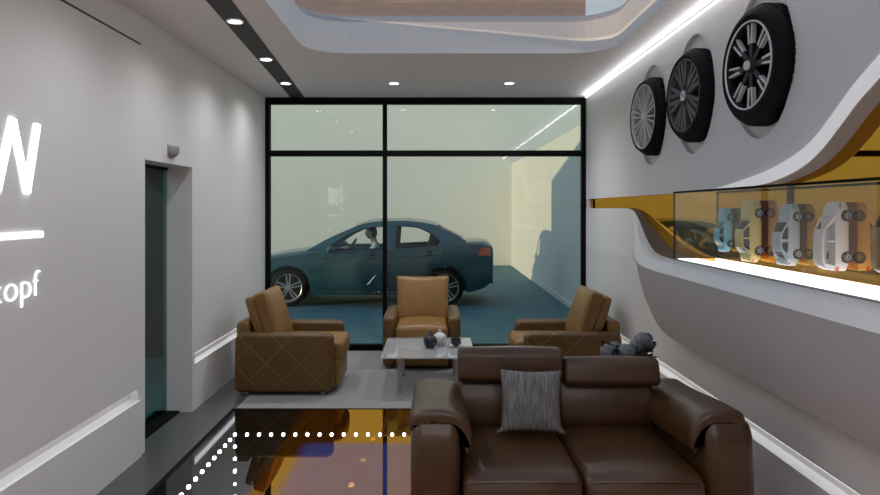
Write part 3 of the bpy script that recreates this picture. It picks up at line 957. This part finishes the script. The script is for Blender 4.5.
bpy.context.view_layer.update()
car(SED, ct, CARPAINT, GLASSCAR)

# ---- driver
def skin_mesh(name, joints, edges, m, parent, sub=2, root=0):
    me = bpy.data.meshes.new(name)
    me.from_pydata([j[0] for j in joints], edges, [])
    o = bpy.data.objects.new(name, me); COL.objects.link(o)
    md = o.modifiers.new('s', 'SKIN'); md.use_smooth_shade = True
    for i, j in enumerate(joints):
        r = j[1]; r = r if isinstance(r, tuple) else (r, r)
        me.skin_vertices[0].data[i].radius = r
    me.skin_vertices[0].data[root].use_root = True
    if sub: s = o.modifiers.new('u', 'SUBSURF'); s.levels = sub; s.render_levels = sub
    bpy.context.view_layer.update(); dg = bpy.context.evaluated_depsgraph_get()
    ev = bpy.data.meshes.new_from_object(o.evaluated_get(dg)); bpy.data.objects.remove(o)
    ev.materials.clear(); ev.shade_smooth()
    return link(name, ev, m, parent)

def driver():
    t = thing('person', 'black-haired person in a pale blue shirt driving the sedan', 'person', (-1.10, 11.50, .565))
    # local: facing -x, z up from the seat
    J = [((.05, 0, .08), (.15, .12)), ((.09, 0, .24), (.14, .11)), ((.10, 0, .38), (.17, .11)), ((.08, 0, .44), (.12, .09)), ((.06, 0, .50), .052), ((.04, 0, .55), .05),
         ((.08, -.17, .40), .06), ((-.10, -.20, .30), .045), ((-.30, -.13, .34), .036), ((-.38, -.11, .36), .026),
         ((.08, .17, .40), .06), ((-.10, .20, .30), .045), ((-.30, .13, .34), .036), ((-.38, .11, .36), .026),
         ((-.20, -.11, .08), .085), ((-.45, -.12, .10), .062), ((-.62, -.12, -.18), .045),
         ((-.20, .11, .08), .085), ((-.45, .12, .10), .062), ((-.62, .12, -.18), .045)]
    E = [(0, 1), (1, 2), (2, 3), (3, 4), (4, 5), (2, 6), (6, 7), (7, 8), (8, 9), (2, 10), (10, 11), (11, 12), (12, 13), (0, 14), (14, 15), (15, 16), (0, 17), (17, 18), (18, 19)]
    J[4] = ((.06, 0, .50), .05)
    body = skin_mesh('body', J, E, SHIRT, t)
    # head: one lathed and shaped skull with face
    bm = nb(); bmesh.ops.create_uvsphere(bm, u_segments=32, v_segments=24, radius=1)
    for v in bm.verts:
        c = v.co; x, y, z = c.x, c.y, c.z
        X = x*.098; Y = y*.076; Z = z*.118
        if z < 0:
            k = 1+z*.28; Y *= k
            if x < 0: X *= 1+z*.12
            else: X *= 1+z*.45
        if x < -.6 and abs(y) < .22:      # nose, mouth and chin relief
            g = math.exp(-(y/.12)**2)
            X -= .024*g*math.exp(-((z+.12)/.13)**2)
            X -= .010*g*math.exp(-((z+.55)/.07)**2)
            X -= .008*g*math.exp(-((z+.42)/.05)**2)
            X -= .010*g*math.exp(-((z+.85)/.12)**2)
        if x < -.5:
            for s in (-1, 1): X += .010*math.exp(-((y-s*.38)/.16)**2-((z-.05)/.12)**2)
        v.co = (X, Y, Z)
    xf(bm, T(.0, 0, .665) @ R(-.06, 'Y'))
    tube(bm, [(.055, 0, .50), (.05, 0, .55), (.035, 0, .60)], [.054, .050, .05], 16)
    for s in (-1, 1):
        hb = nb()
        b = nb(); bmesh.ops.create_uvsphere(b, u_segments=12, v_segments=8, radius=1); xf(b, T(.012, s*.076, .66) @ Matrix.Diagonal((.022, .010, .034, 1))); merge(bm, b)
        # hand: palm, four curled fingers and a thumb around the wheel rim
        b = cushion(.085, .035, .075, .016, .004, 5); xf(b, T(-.425, s*.105, .375) @ R(-.4, 'Y')); merge(hb, b)
        for k in range(4):
            zz = .345+k*.02; L = (.9, 1.05, 1.0, .8)[k]
            tube(hb, [(-.455, s*.105, zz), (-.485, s*(.105-.012), zz+.004), (-.495*1, s*(.105-.035*L), zz+.004), (-.475, s*(.105-.05*L), zz)], [.0095, .009, .0085, .007], 8)
        tube(hb, [(-.41, s*.10, .405), (-.435, s*.08, .425), (-.46, s*.065, .425)], [.011, .010, .008], 8)
        obj('hand', hb, SKIN, t, True, 60)
    obj('head', bm, SKIN, t, True, 60)
    bm = nb(); bmesh.ops.create_uvsphere(bm, u_segments=32, v_segments=24, radius=1)
    for v in bm.verts:
        x, y, z = v.co
        q = 1.10
        low = -.62 if x > .25 else -.25 if x > .1 else (.42 if x < -.55 else .42-(x+.55)*1.05)
        if z < low:
            z2 = low; k = .86
            v.co = (x*.098*k, y*.076*k, low*.118)
        else: v.co = (x*.098*q, y*.076*q, z*.118*q)
    xf(bm, T(.004, 0, .668) @ R(-.06, 'Y'))
    obj('hair', bm, HAIR, t, True, 60)
    for s in (-1, 1):
        bm = nb(); bmesh.ops.create_uvsphere(bm, u_segments=10, v_segments=8, radius=.010); xf(bm, T(-.082, s*.029, .672)); obj('eye', bm, HAIR, t, True)
    bm = nb(); box(bm, -.103, -.092, -.018, .018, .604, .609, bev=.002); obj('mouth', bm, mat('lips', (.4, .16, .12)), t)
driver()

# ---- model cars on the mirror
VAN = dict(
    nose=-.85, tail=3.45, hw=.86, wb=2.60, rw=.33,
    bot=[(-.85, .28), (-.4, .22), (3.0, .22), (3.45, .34)],
    belt=[(-.85, .66), (-.6, .78), (0, .90), (.6, .98), (2, 1.0), (3.2, 1.02), (3.45, .98)],
    deck=[(-.85, .70), (-.6, .85), (-.2, .98), (.15, 1.04), (2, 1.05), (3.3, 1.05), (3.45, 1.02)],
    cab=(.2, 3.3),
    side=[(-.02, 1.0), (.45, 1.33), (.85, 1.58), (1.3, 1.66), (2.2, 1.68), (2.9, 1.64), (3.15, 1.56), (3.4, 1.05), (3.3, .98), (1.5, .96), (.1, .94)],
    wins=[[(.35, 1.03), (.75, 1.40), (1.0, 1.52), (1.55, 1.57), (1.55, 1.02)], [(1.68, 1.02), (1.68, 1.57), (2.6, 1.56), (3.0, 1.48), (3.12, 1.04)]],
    roof=[(.85, 1.585), (1.3, 1.665), (1.8, 1.68), (2.3, 1.685), (2.8, 1.65), (3.15, 1.565)],
    wscreen=((.05, 1.03), (.85, 1.58)), rscreen=((3.42, 1.05), (3.15, 1.56)),
    tl=[(3.15, .80), (3.2, 1.0), (3.44, 1.0), (3.44, .78)], hl=[(-.80, .58), (-.78, .72), (-.4, .80), (-.45, .68)],
    handles=[], seams=[], mirror=(.4, 1.05), seatx=(), dash=.3, steer=(0, 0, 0))
OLD = dict(SED)
OLD.update(side=[(.62, .94), (.72, 1.02), (1.15, 1.36), (1.4, 1.42), (2.2, 1.42), (2.45, 1.36), (2.80, 1.05), (2.95, 1.02), (2.9, .94)],
    belt=[(-.9, .74), (-.7, .82), (0, .88), (.7, .92), (2, .94), (3.0, .94), (3.46, .90)],
    deck=[(-.9, .78), (-.7, .86), (-.1, .94), (.5, .97), (2, .99), (2.9, 1.0), (3.3, .99), (3.46, .92)],
    wins=[[(.88, 1.0), (1.2, 1.32), (1.42, 1.36), (1.72, 1.37), (1.72, 1.0)], [(1.82, 1.0), (1.82, 1.37), (2.2, 1.36), (2.38, 1.30), (2.62, 1.0)]],
    roof=[(1.15, 1.365), (1.4, 1.425), (1.8, 1.435), (2.2, 1.425), (2.45, 1.365)], wscreen=((.72, 1.02), (1.15, 1.36)), rscreen=((2.85, 1.03), (2.45, 1.36)),
    tl=[(3.28, .70), (3.28, .84), (3.44, .84), (3.44, .70)])
MPAINT = {}
def model_car(spec, y, zlow, length, rgb, label, width_k=1.0):
    L = spec['tail']-spec['nose']; s = length/L
    t = thing('model_car', label, 'model car', (0, 0, 0), 0, 'model cars mounted upright in the display case')
    bpy.context.view_layer.update()
    pm = mat('model_paint', rgb, .3, coat=.5)
    car(spec, t, pm, mat('model_window_tint', (.01, .01, .012), .15) if spec is not VAN else GLASSCAR, detail=False, wheelmat=ALLOYP)
    M = Matrix(((0, 0, -1, 0), (0, -1, 0, 0), (-1, 0, 0, 0), (0, 0, 0, 1)))
    t.matrix_world = T(1.783, y+spec['hw']*s, zlow+spec['tail']*s) @ M @ Matrix.Scale(s, 4)
    return t
model_car(OLD, 3.92, 1.385, .26, (.16, .48, .60), 'small light blue model car, nearest the left end of the display case')
model_car(OLD, 3.56, 1.352, .335, (.62, .50, .16), 'yellow model saloon second along in the display case')
model_car(SED, 3.19, 1.365, .30, (.42, .50, .54), 'pale grey-blue model car in the middle of the display case')
model_car(VAN, 2.81, 1.375, .295, (.78, .76, .76), 'white model people carrier in the display case')
model_car(VAN, 2.42, 1.39, .30, (.30, .14, .03), 'orange-brown model car cut off by the right edge of the view')

# ------------------------------------------------------------------ armchairs
def make_armchair():
    t = thing('armchair', 'x', 'armchair', (0, 0, 0), 0, 'tan leather armchairs by the window')
    # local front = -y
    sec = round_rect(-.43, .43, .03, .545, [.075, .06, .05, .05], 6)     # (y,z)
    for s in (-1, 1):
        x0, x1 = (-.40, -.27) if s < 0 else (.27, .40)
        a = obj('armrest', pillow_prism(sec, x0, x1, .035, 'x', 5, .006), QUILT, t, True, 60)
    # base
    obj('base', pillow_prism(round_rect(-.475, .42, .035, .30, .05, 5), -.268, .268, .02, 'x', 3), TAN, t, True, 60)
    # seat cushion, crowned, with rounded nose
    sc = round_rect(-.505, .18, .29, .455, [.05, .05, .07, .07], 7)
    obj('seat_cushion', pillow_prism(sc, -.266, .266, .045, 'x', 6, .02), TAN, t, True, 70)
    # back frame
    obj('back_frame', pillow_prism(round_rect(.33, .45, .035, .63, .04, 5), -.268, .268, .02, 'x', 3), TAN, t, True, 60)
    # back cushion: two layers
    Mb = T(0, .205, .635) @ R(-.30, 'X')
    bm = cushion(.56, .11, .475, .02, .04, 16, pinch=.05, axes=(.0, 1, .08)); xf(bm, Mb @ T(0, -.035, 0)); obj('back_cushion', bm, TAN, t, True, 75)
    bm = cushion(.52, .09, .48, .025, .012, 12, axes=(0, 1, 0)); xf(bm, Mb @ T(0, .068, .002)); b = obj('back_shell', bm, TAN, t, True, 75)
    bm = nb()
    tube(bm, [Mb @ Vector(p) for p in ((-.255, -.002, -.225), (-.258, .016, .23), (.258, .016, .23), (.255, -.002, -.225))], .007, 6)
    obj('piping', bm, QUILT, bpy.data.objects[b.name])
    for sx in (-.33, .33):
        for sy in (-.34, .34):
            bm = nb(); lathe(bm, [(0, .004), (.028, .004), (.030, .035), (0, .035)], 16, T(sx, sy, 0)); obj('foot', bm, CHROME, t, True)
    return t
a0 = make_armchair()
a0.location = (-1.32, 6.17, .002); a0.rotation_euler = (0, 0, PI/2); a0['label'] = 'tan quilted leather armchair at the left wall, facing right'
dup(a0, (-.125, 7.17, 0), 0, 'tan leather armchair facing the camera in front of the window')
dup(a0, (1.232, 6.21, 0), -PI/2, 'tan quilted leather armchair at the right wall, facing left')

# ------------------------------------------------------------------ coffee table
def coffee_table():
    t = thing('coffee_table', 'low glass coffee table with steel legs between the armchairs', 'table', (-.05, 6.195, .0045))
    hx, hy, zt_ = .415, .445, .341
    obj('glass_top', prism(round_rect(-hx, hx, -hy, hy, .01, 3), zt_-.012, zt_, 'z'), GLASST, t)
    lx, ly = .255, .30
    for sx in (-1, 1):
        for sy in (-1, 1):
            obj('leg', boxes((sx*lx-.018, sx*lx+.018, sy*ly-.018, sy*ly+.018, 0, zt_-.013), bev=.003), CHROME, t)
    bm = nb()
    for s in (-1, 1):
        tube(bm, [(-lx, -s*ly, zt_-.028), (lx, s*ly, zt_-.028)], .008, 8)
    obj('cross_brace', bm, CHROME, t)
    return t
coffee_table()
ZT = .345
def teapot(loc, s, m, label, tall=1.):
    t = thing('teapot', label, 'teapot', loc, 0)
    bm = nb(); pr = [(0, 0), (.028, 0), (.034, .004), (.047, .022), (.054, .045), (.053, .062), (.044, .082), (.028, .094), (0, .097)]
    lathe(bm, [(r*s, z*s*tall) for r, z in pr], 32); obj('body', bm, m, t, True, 60)
    bm = nb(); lathe(bm, [(0, .096), (.026, .095), (.022, .102), (.008, .106), (.006, .111), (.011, .118), (.010, .126), (0, .130)][0:8], 24)
    xf(bm, Matrix.Diagonal((s, s, s*tall, 1))); obj('lid', bm, m, t, True, 60)
    bm = nb(); tube(bm, [(s*.045, 0, s*.035), (s*.075, 0, s*.055), (s*.088, 0, s*.085)], [s*.014, s*.010, s*.007], 10); xf(bm, R(-1.2, 'Z')); obj('spout', bm, m, t, True, 60)
    bm = nb(); tube(bm, [(-s*(.046+.03*math.sin(a)), 0, s*(.052-.028*math.cos(a))) for a in [PI*i/8 for i in range(9)]], s*.005, 8); xf(bm, R(-1.2, 'Z')); obj('handle', bm, m, t, True, 60)
    return t
teapot((-.035, 6.17, ZT+.001), 1.2, POTB, 'round black teapot on the glass coffee table')
teapot((.055, 6.30, ZT+.001), 1.2, POTW, 'round white teapot behind the black one on the coffee table', .95)
t = thing('saucer', 'white saucer under the black cup on the coffee table', 'saucer', (.205, 6.20, ZT+.001))
bm = nb(); lathe(bm, [(0, 0), (.03, 0), (.065, .009), (.066, .011), (.03, .004), (0, .004)], 28); obj('dish', bm, POTW, t, True, 60)
t = thing('cup', 'black cup on the white saucer on the coffee table', 'cup', (.205, 6.20, ZT+.006))
bm = nb(); lathe(bm, [(0, 0), (.02, 0), (.026, .005), (.044, .03), (.048, .07), (.044, .07), (.040, .03), (.02, .008), (0, .008)], 28); obj('bowl', bm, POTB, t, True, 60)
bm = nb(); tube(bm, [(.034+.016*math.sin(a), 0, .034-.014*math.cos(a)) for a in [PI*i/8 for i in range(9)]], .003, 8); obj('handle', bm, POTB, t, True)

# ------------------------------------------------------------------ sofa
def sofa():
    ox, oy = .665, 3.35
    t = thing('sofa', 'dark brown leather two-seat sofa with adjustable headrests', 'sofa', (ox, oy, 0))
    def L(bm): return xf(bm, T(-ox, -oy, 0))
    def part(n, bm, m=BROWN, ang=70): return obj(n, L(bm), m, t, True, ang)
    part('base', boxes((.13, 1.20, 2.93, 3.95, .07, .30), bev=.02), BROWN)
    part('back_panel', pillow_prism(round_rect(3.86, 3.98, .08, .62, .04, 5), .13, 1.20, .03, 'x', 4))
    # seats
    for (x0, x1) in ((.128, .662), (.668, 1.202)):
        sc = [(2.90, .26), (2.885, .30), (2.89, .40), (2.905, .438), (2.94, .458), (3.0, .466), (3.3, .462), (3.72, .445), (3.78, .42), (3.78, .26)]
        # refine the section
        sc2 = []
        for i in range(len(sc)):
            a = sc[i]; b = sc[(i+1) % len(sc)]
            for k in range(3): sc2.append((a[0]+(b[0]-a[0])*k/3, a[1]+(b[1]-a[1])*k/3))
        s = part('seat_cushion', pillow_prism(sc2, x0, x1, .04, 'x', 5, .018))
        bm = nb(); tube(bm, [(x0+.03, 2.898, .437), (x0+.08, 2.892, .442), ((x0+x1)/2, 2.884, .445), (x1-.08, 2.892, .442), (x1-.03, 2.898, .437)], .005, 6)
        obj('seam', L(bm), BROWN, s, True)
        bm = pillow_prism(round_rect(2.90, 2.96, .07, .31, .02, 4), x0, x1, .015, 'x', 3); part('front_panel', bm)
    # back cushions
    for (x0, x1, zt_) in ((.135, .665, .72), (.672, 1.20, .70)):
        sc = [(3.60, .42), (3.565, .50), (3.575, .60), (3.62, .70), (3.66, zt_+.03), (3.80, zt_+.03), (3.86, .70), (3.86, .42)]
        sc2 = []
        for i in range(len(sc)):
            a = sc[i]; b = sc[(i+1) % len(sc)]
            for k in range(3): sc2.append((a[0]+(b[0]-a[0])*k/3, a[1]+(b[1]-a[1])*k/3))
        part('back_cushion', pillow_prism(sc2, x0, x1, .03, 'x', 5, .012))
    # headrests : padded bolsters leaning over the backs
    for (x0, x1, zc, tilt, nmn) in ((.130, .698, .793, -.10, 'l'), (.706, 1.222, .752, -.28, 'r')):
        hq = .092 if nmn == 'l' else .080
        sec = round_rect(-.065, .075, -hq, hq-.004, [.055, .055, .035, .05], 8)
        c, s_ = math.cos(tilt), math.sin(tilt)
        sec = [(3.62+a*c-b*s_, zc+a*s_+b*c) for a, b in sec]
        h = part('headrest', pillow_prism(sec, x0, x1, .022, 'x', 5, .006))
        bm = nb()
        for q in (.12, .42): tube(bm, [(x0+q, 3.72, .66), (x0+q, 3.70, zc)], .008, 8)
        obj('support_rod', L(bm), CHROME, h, True)
    # arms
    for side in (-1, 1):
        def mx(x): return x if side < 0 else 1.33-x
        # upright panel with rounded shoulder at the front outside
        pan = [(2.96, .06), (2.93, .10), (2.915, .30), (2.918, .52), (2.935, .63), (2.975, .69), (3.70, .70), (3.78, .66), (3.90, .06)]
        p2 = []
        for i in range(len(pan)):
            a = pan[i]; b = pan[(i+1) % len(pan)]
            for k in range(3): p2.append((a[0]+(b[0]-a[0])*k/3, a[1]+(b[1]-a[1])*k/3))
        x0, x1 = sorted((mx(-.105), mx(.118)))
        part('armrest', pillow_prism([(a, b-(.05*sstep(3.1, 3.8, a) if b > .5 else 0)) for a, b in p2], x0, x1, .055, 'x', 7))
        # pad: flat top curling down over the inner side
        out = [(-.112, .575), (-.118, .605), (-.105, .645), (-.06, .668), (.02, .672), (.09, .662), (.145, .628), (.175, .575), (.182, .52), (.175, .488), (.155, .482), (.135, .51), (.12, .55), (.08, .585), (0, .592), (-.08, .58)]
        pts = []
        N = len(out)
        for i in range(N):     # catmull-rom closed
            p0, p1, q2, q3 = out[i-1], out[i], out[(i+1) % N], out[(i+2) % N]
            for k in range(3):
                u = k/3
                pts.append(tuple(.5*((2*p1[j])+(-p0[j]+q2[j])*u+(2*p0[j]-5*p1[j]+4*q2[j]-q3[j])*u*u+(-p0[j]+3*p1[j]-3*q2[j]+q3[j])*u**3) for j in (0, 1)))
        pts = [(mx(a*(.97 if side < 0 or a > 0 else .68)), b+.05) for a, b in pts]
        bm = pillow_prism(pts, 2.965, 3.76, .028, 'y', 6)
        # slope of the pad: slightly lower toward the front
        for v in bm.verts:
            v.co.z += .012*sstep(3.5, 2.96, v.co.y)-.04*sstep(3.0, 3.75, v.co.y)
        pd = part('arm_pad', bm)
        # seam + gathers
        bm = nb()
        sp = []
        for (a, b) in ((-.10, .585), (-.06, .592), (0, .598), (.06, .592), (.115, .565), (.14, .53), (.158, .492)):
            sp.append((mx(a*.97), 2.972, b+.052))
        tube(bm, sp, .004, 6)
        for a in (-.06, -.03, .01, .03):
            tube(bm, [(mx(a), 2.972, .652), (mx(a+.008), 2.962, .675), (mx(a+.002), 2.985, .705)], [.004, .003, .0012], 6)
        obj('stitching', L(bm), BROWNST, pd, True)
    for fx in (.0, 1.33):
        for fy in (3.02, 3.9):
            bm = nb(); lathe(bm, [(0, 0), (.025, 0), (.03, .07), (0, .07)], 16, T(fx, fy, 0)); obj('leg', L(bm), CHROME, t, True)
    return t
sofa()
# throw pillow
t = thing('throw_pillow', 'grey ribbed square pillow leaning on the sofa backrest', 'pillow', (.500, 3.40, .650))
bm = nb()
n = 20
def pil(u, v, s):
    e = (max(0, 1-u*u)*max(0, 1-v*v))**.45
    x = u*.158*(1-.07*(1-v*v)); z = v*.158*(1-.07*(1-u*u))
    if v < -.8: x *= 1+.16*(-v-.8)/.2
    return Vector((x, s*.055*e, z))
gr = {}
for s in (-1, 1):
    for i in range(n+1):
        for j in range(n+1):
            u, v = -1+2*i/n, -1+2*j/n
            if s == 1 and (i in (0, n) or j in (0, n)): gr[(s, i, j)] = gr[(-1, i, j)]
            else: gr[(s, i, j)] = bm.verts.new(pil(u, v, s))
    for i in range(n):
        for j in range(n):
            f = [gr[(s, i, j)], gr[(s, i+1, j)], gr[(s, i+1, j+1)], gr[(s, i, j+1)]]
            bm.faces.new(f if s == -1 else f[::-1])
xf(bm, R(-.22, 'X') @ R(.02, 'Y'))
obj('cover', bm, KNIT, t, True, 80)

# ------------------------------------------------------------------ flowers behind the sofa
t = thing('flower_stand', 'grey artificial flower heads with dark leaves behind the sofa', 'flowers', (1.37, 4.62, 0))
bm = nb(); lathe(bm, [(0, 0), (.10, 0), (.11, .02), (.09, .30), (.105, .52), (.10, .54), (.085, .52), (0, .50)], 28); obj('vase', bm, FIXT, t, True, 50)
def blossom(c, r, sq):
    bm = nb(); bmesh.ops.create_icosphere(bm, subdivisions=3, radius=1)
    for v in bm.verts:
        a = math.atan2(v.co.y, v.co.x); k = 1+.10*math.sin(5*a+3*v.co.z)+.07*math.sin(9*v.co.z+2*a)
        v.co = Vector((v.co.x*r*k, v.co.y*r*k, v.co.z*r*sq*k))
    xf(bm, T(*c)); return bm
for c, r, sq in (((-.145, 0, .645), .055, .9), ((-.03, -.03, .655), .065, .7), ((.10, 0, .725), .062, .8), ((.065, .02, .685), .05, 1.0), ((-.09, .05, .66), .04, 1), ((.03, .03, .60), .06, 1)):
    obj('flower_head', blossom(c, r, sq), LEAFG, t, True, 80)
bm = nb()
random.seed(5)
def leaf(bm, base, d, L, w):
    d = Vector(d).normalized(); s = d.cross(Vector((0, 1, .3))).normalized()*w; up = s.cross(d).normalized()*w*.25
    b = Vector(base); p = [b, b+d*L*.4+s, b+d*L, b+d*L*.4-s]; V = [bm.verts.new(q) for q in p]; C = bm.verts.new(b+d*L*.45+up); D = bm.verts.new(b+d*L*.45-up)
    for i in range(4):
        bm.faces.new((V[i], V[(i+1) % 4], C)); bm.faces.new((V[(i+1) % 4], V[i], D))
for i in range(95):
    a = random.uniform(0, 2*PI)
    base = (random.uniform(-.15, .13), random.uniform(-.05, .05), random.uniform(.56, .66))
    leaf(bm, base, (math.cos(a), math.sin(a)*.6-.3, random.uniform(-.2, .8)), random.uniform(.05, .09), .02)
for q in ((.13, -.01, .69), (.15, 0, .70), (.12, -.02, .66)):
    for k in range(3): leaf(bm, q, (1, random.uniform(-.3, .3), random.uniform(-.5, .4)), .045, .013)
leaf(bm, (-.17, -.02, .70), (-1, 0, .5), .05, .014)
obj('leaves', bm, LEAFD, t)
bm = nb()
for c in ((-.145, 0, .62), (-.03, -.03, .62), (.10, 0, .70), (.065, .02, .66)): tube(bm, [(0, 0, .5), (c[0]*.7, c[1], .57), c], .005, 6)
obj('stems', bm, LEAFD, t)

# ------------------------------------------------------------------ LED dotted acrylic rail
lr = thing('led_screen', 'clear low acrylic screen edged with white light dots on the glass floor', 'light', (-1.243, 4.12, 0))
obj('back_panel', boxes((0, 1.18, -.002, .002, .003, .232)), GLASSL, lr)
obj('side_panel', boxes((-.002, .002, -3.0, -.003, .003, .232)), GLASSL, lr)
SP = .0755
first_dot = None
for p in [(i*SP, 0, .232) for i in range(0, 16)]+[(0, -i*.097, .232) for i in range(1, 30)]+[(0, 0, .232-i*SP) for i in range(1, 4)]:
    if first_dot is None:
        bm = nb(); box(bm, -.0085, .0085, -.0085, .0085, -.0085, .0085, bev=.004)
        first_dot = d_ = obj('light_dot', bm, EMITW, lr, True)
    else:
        d_ = first_dot.copy(); COL.objects.link(d_); d_.parent = lr
    d_.location = p

# ------------------------------------------------------------------ light
w = bpy.data.worlds.new('world'); scn.world = w; w.use_nodes = True
bg = w.node_tree.nodes['Background']; bg.inputs['Color'].default_value = (.42, .67, 1.0, 1); bg.inputs['Strength'].default_value = 1.0
# blue sky that pales toward the horizon
nt = w.node_tree
tc = nt.nodes.new('ShaderNodeTexCoord'); sp = nt.nodes.new('ShaderNodeSeparateXYZ'); nt.links.new(tc.outputs['Generated'], sp.inputs[0])
rp = nt.nodes.new('ShaderNodeValToRGB'); nt.links.new(sp.outputs['Z'], rp.inputs[0])
rp.color_ramp.elements[0].position = 0; rp.color_ramp.elements[0].color = (.82, .90, .90, 1)
rp.color_ramp.elements[1].position = .55; rp.color_ramp.elements[1].color = (.28, .43, .68, 1)
nt.links.new(rp.outputs[0], bg.inputs['Color'])
sl = bpy.data.lights.new('sun', 'SUN'); so = bpy.data.objects.new('sun', sl); COL.objects.link(so)
sl.energy = 2.5; sl.color = (1, .75, .48); sl.angle = .009
sd = Vector((.90, .42, -.085))
so.rotation_euler = sd.to_track_quat('-Z', 'Y').to_euler(); so.location = (-6, -3, 8)

for i, (x, y, z) in enumerate(SPOTS):
    l = bpy.data.lights.new('downlight_lamp', 'SPOT'); lo = bpy.data.objects.new('downlight_lamp', l); COL.objects.link(lo)
    l.energy = 30 if x < -1.1 else 72; l.spot_size = math.radians(150); l.spot_blend = 1.0; l.shadow_soft_size = .05; l.color = (.98, .985, 1.0)
    lo.location = (x, y, z-.01)
t = bpy.data.lights.new('cove_lamp', 'AREA'); lo = bpy.data.objects.new('cove_lamp', t); COL.objects.link(lo)
t.shape = 'RECTANGLE'; t.size = .03; t.size_y = 8.8; t.energy = 11; lo.location = (XR-.03, 3.1, ZC-.03)
t.color = (.97, .98, 1.0)
lo.rotation_euler = (0, PI/2, 0)

vs = scn.view_settings
vs.view_transform = 'Standard'; vs.look = 'None'; vs.gamma = 1; vs.exposure = 0.0; vs.use_curve_mapping = False
scn.display_settings.display_device = 'sRGB'
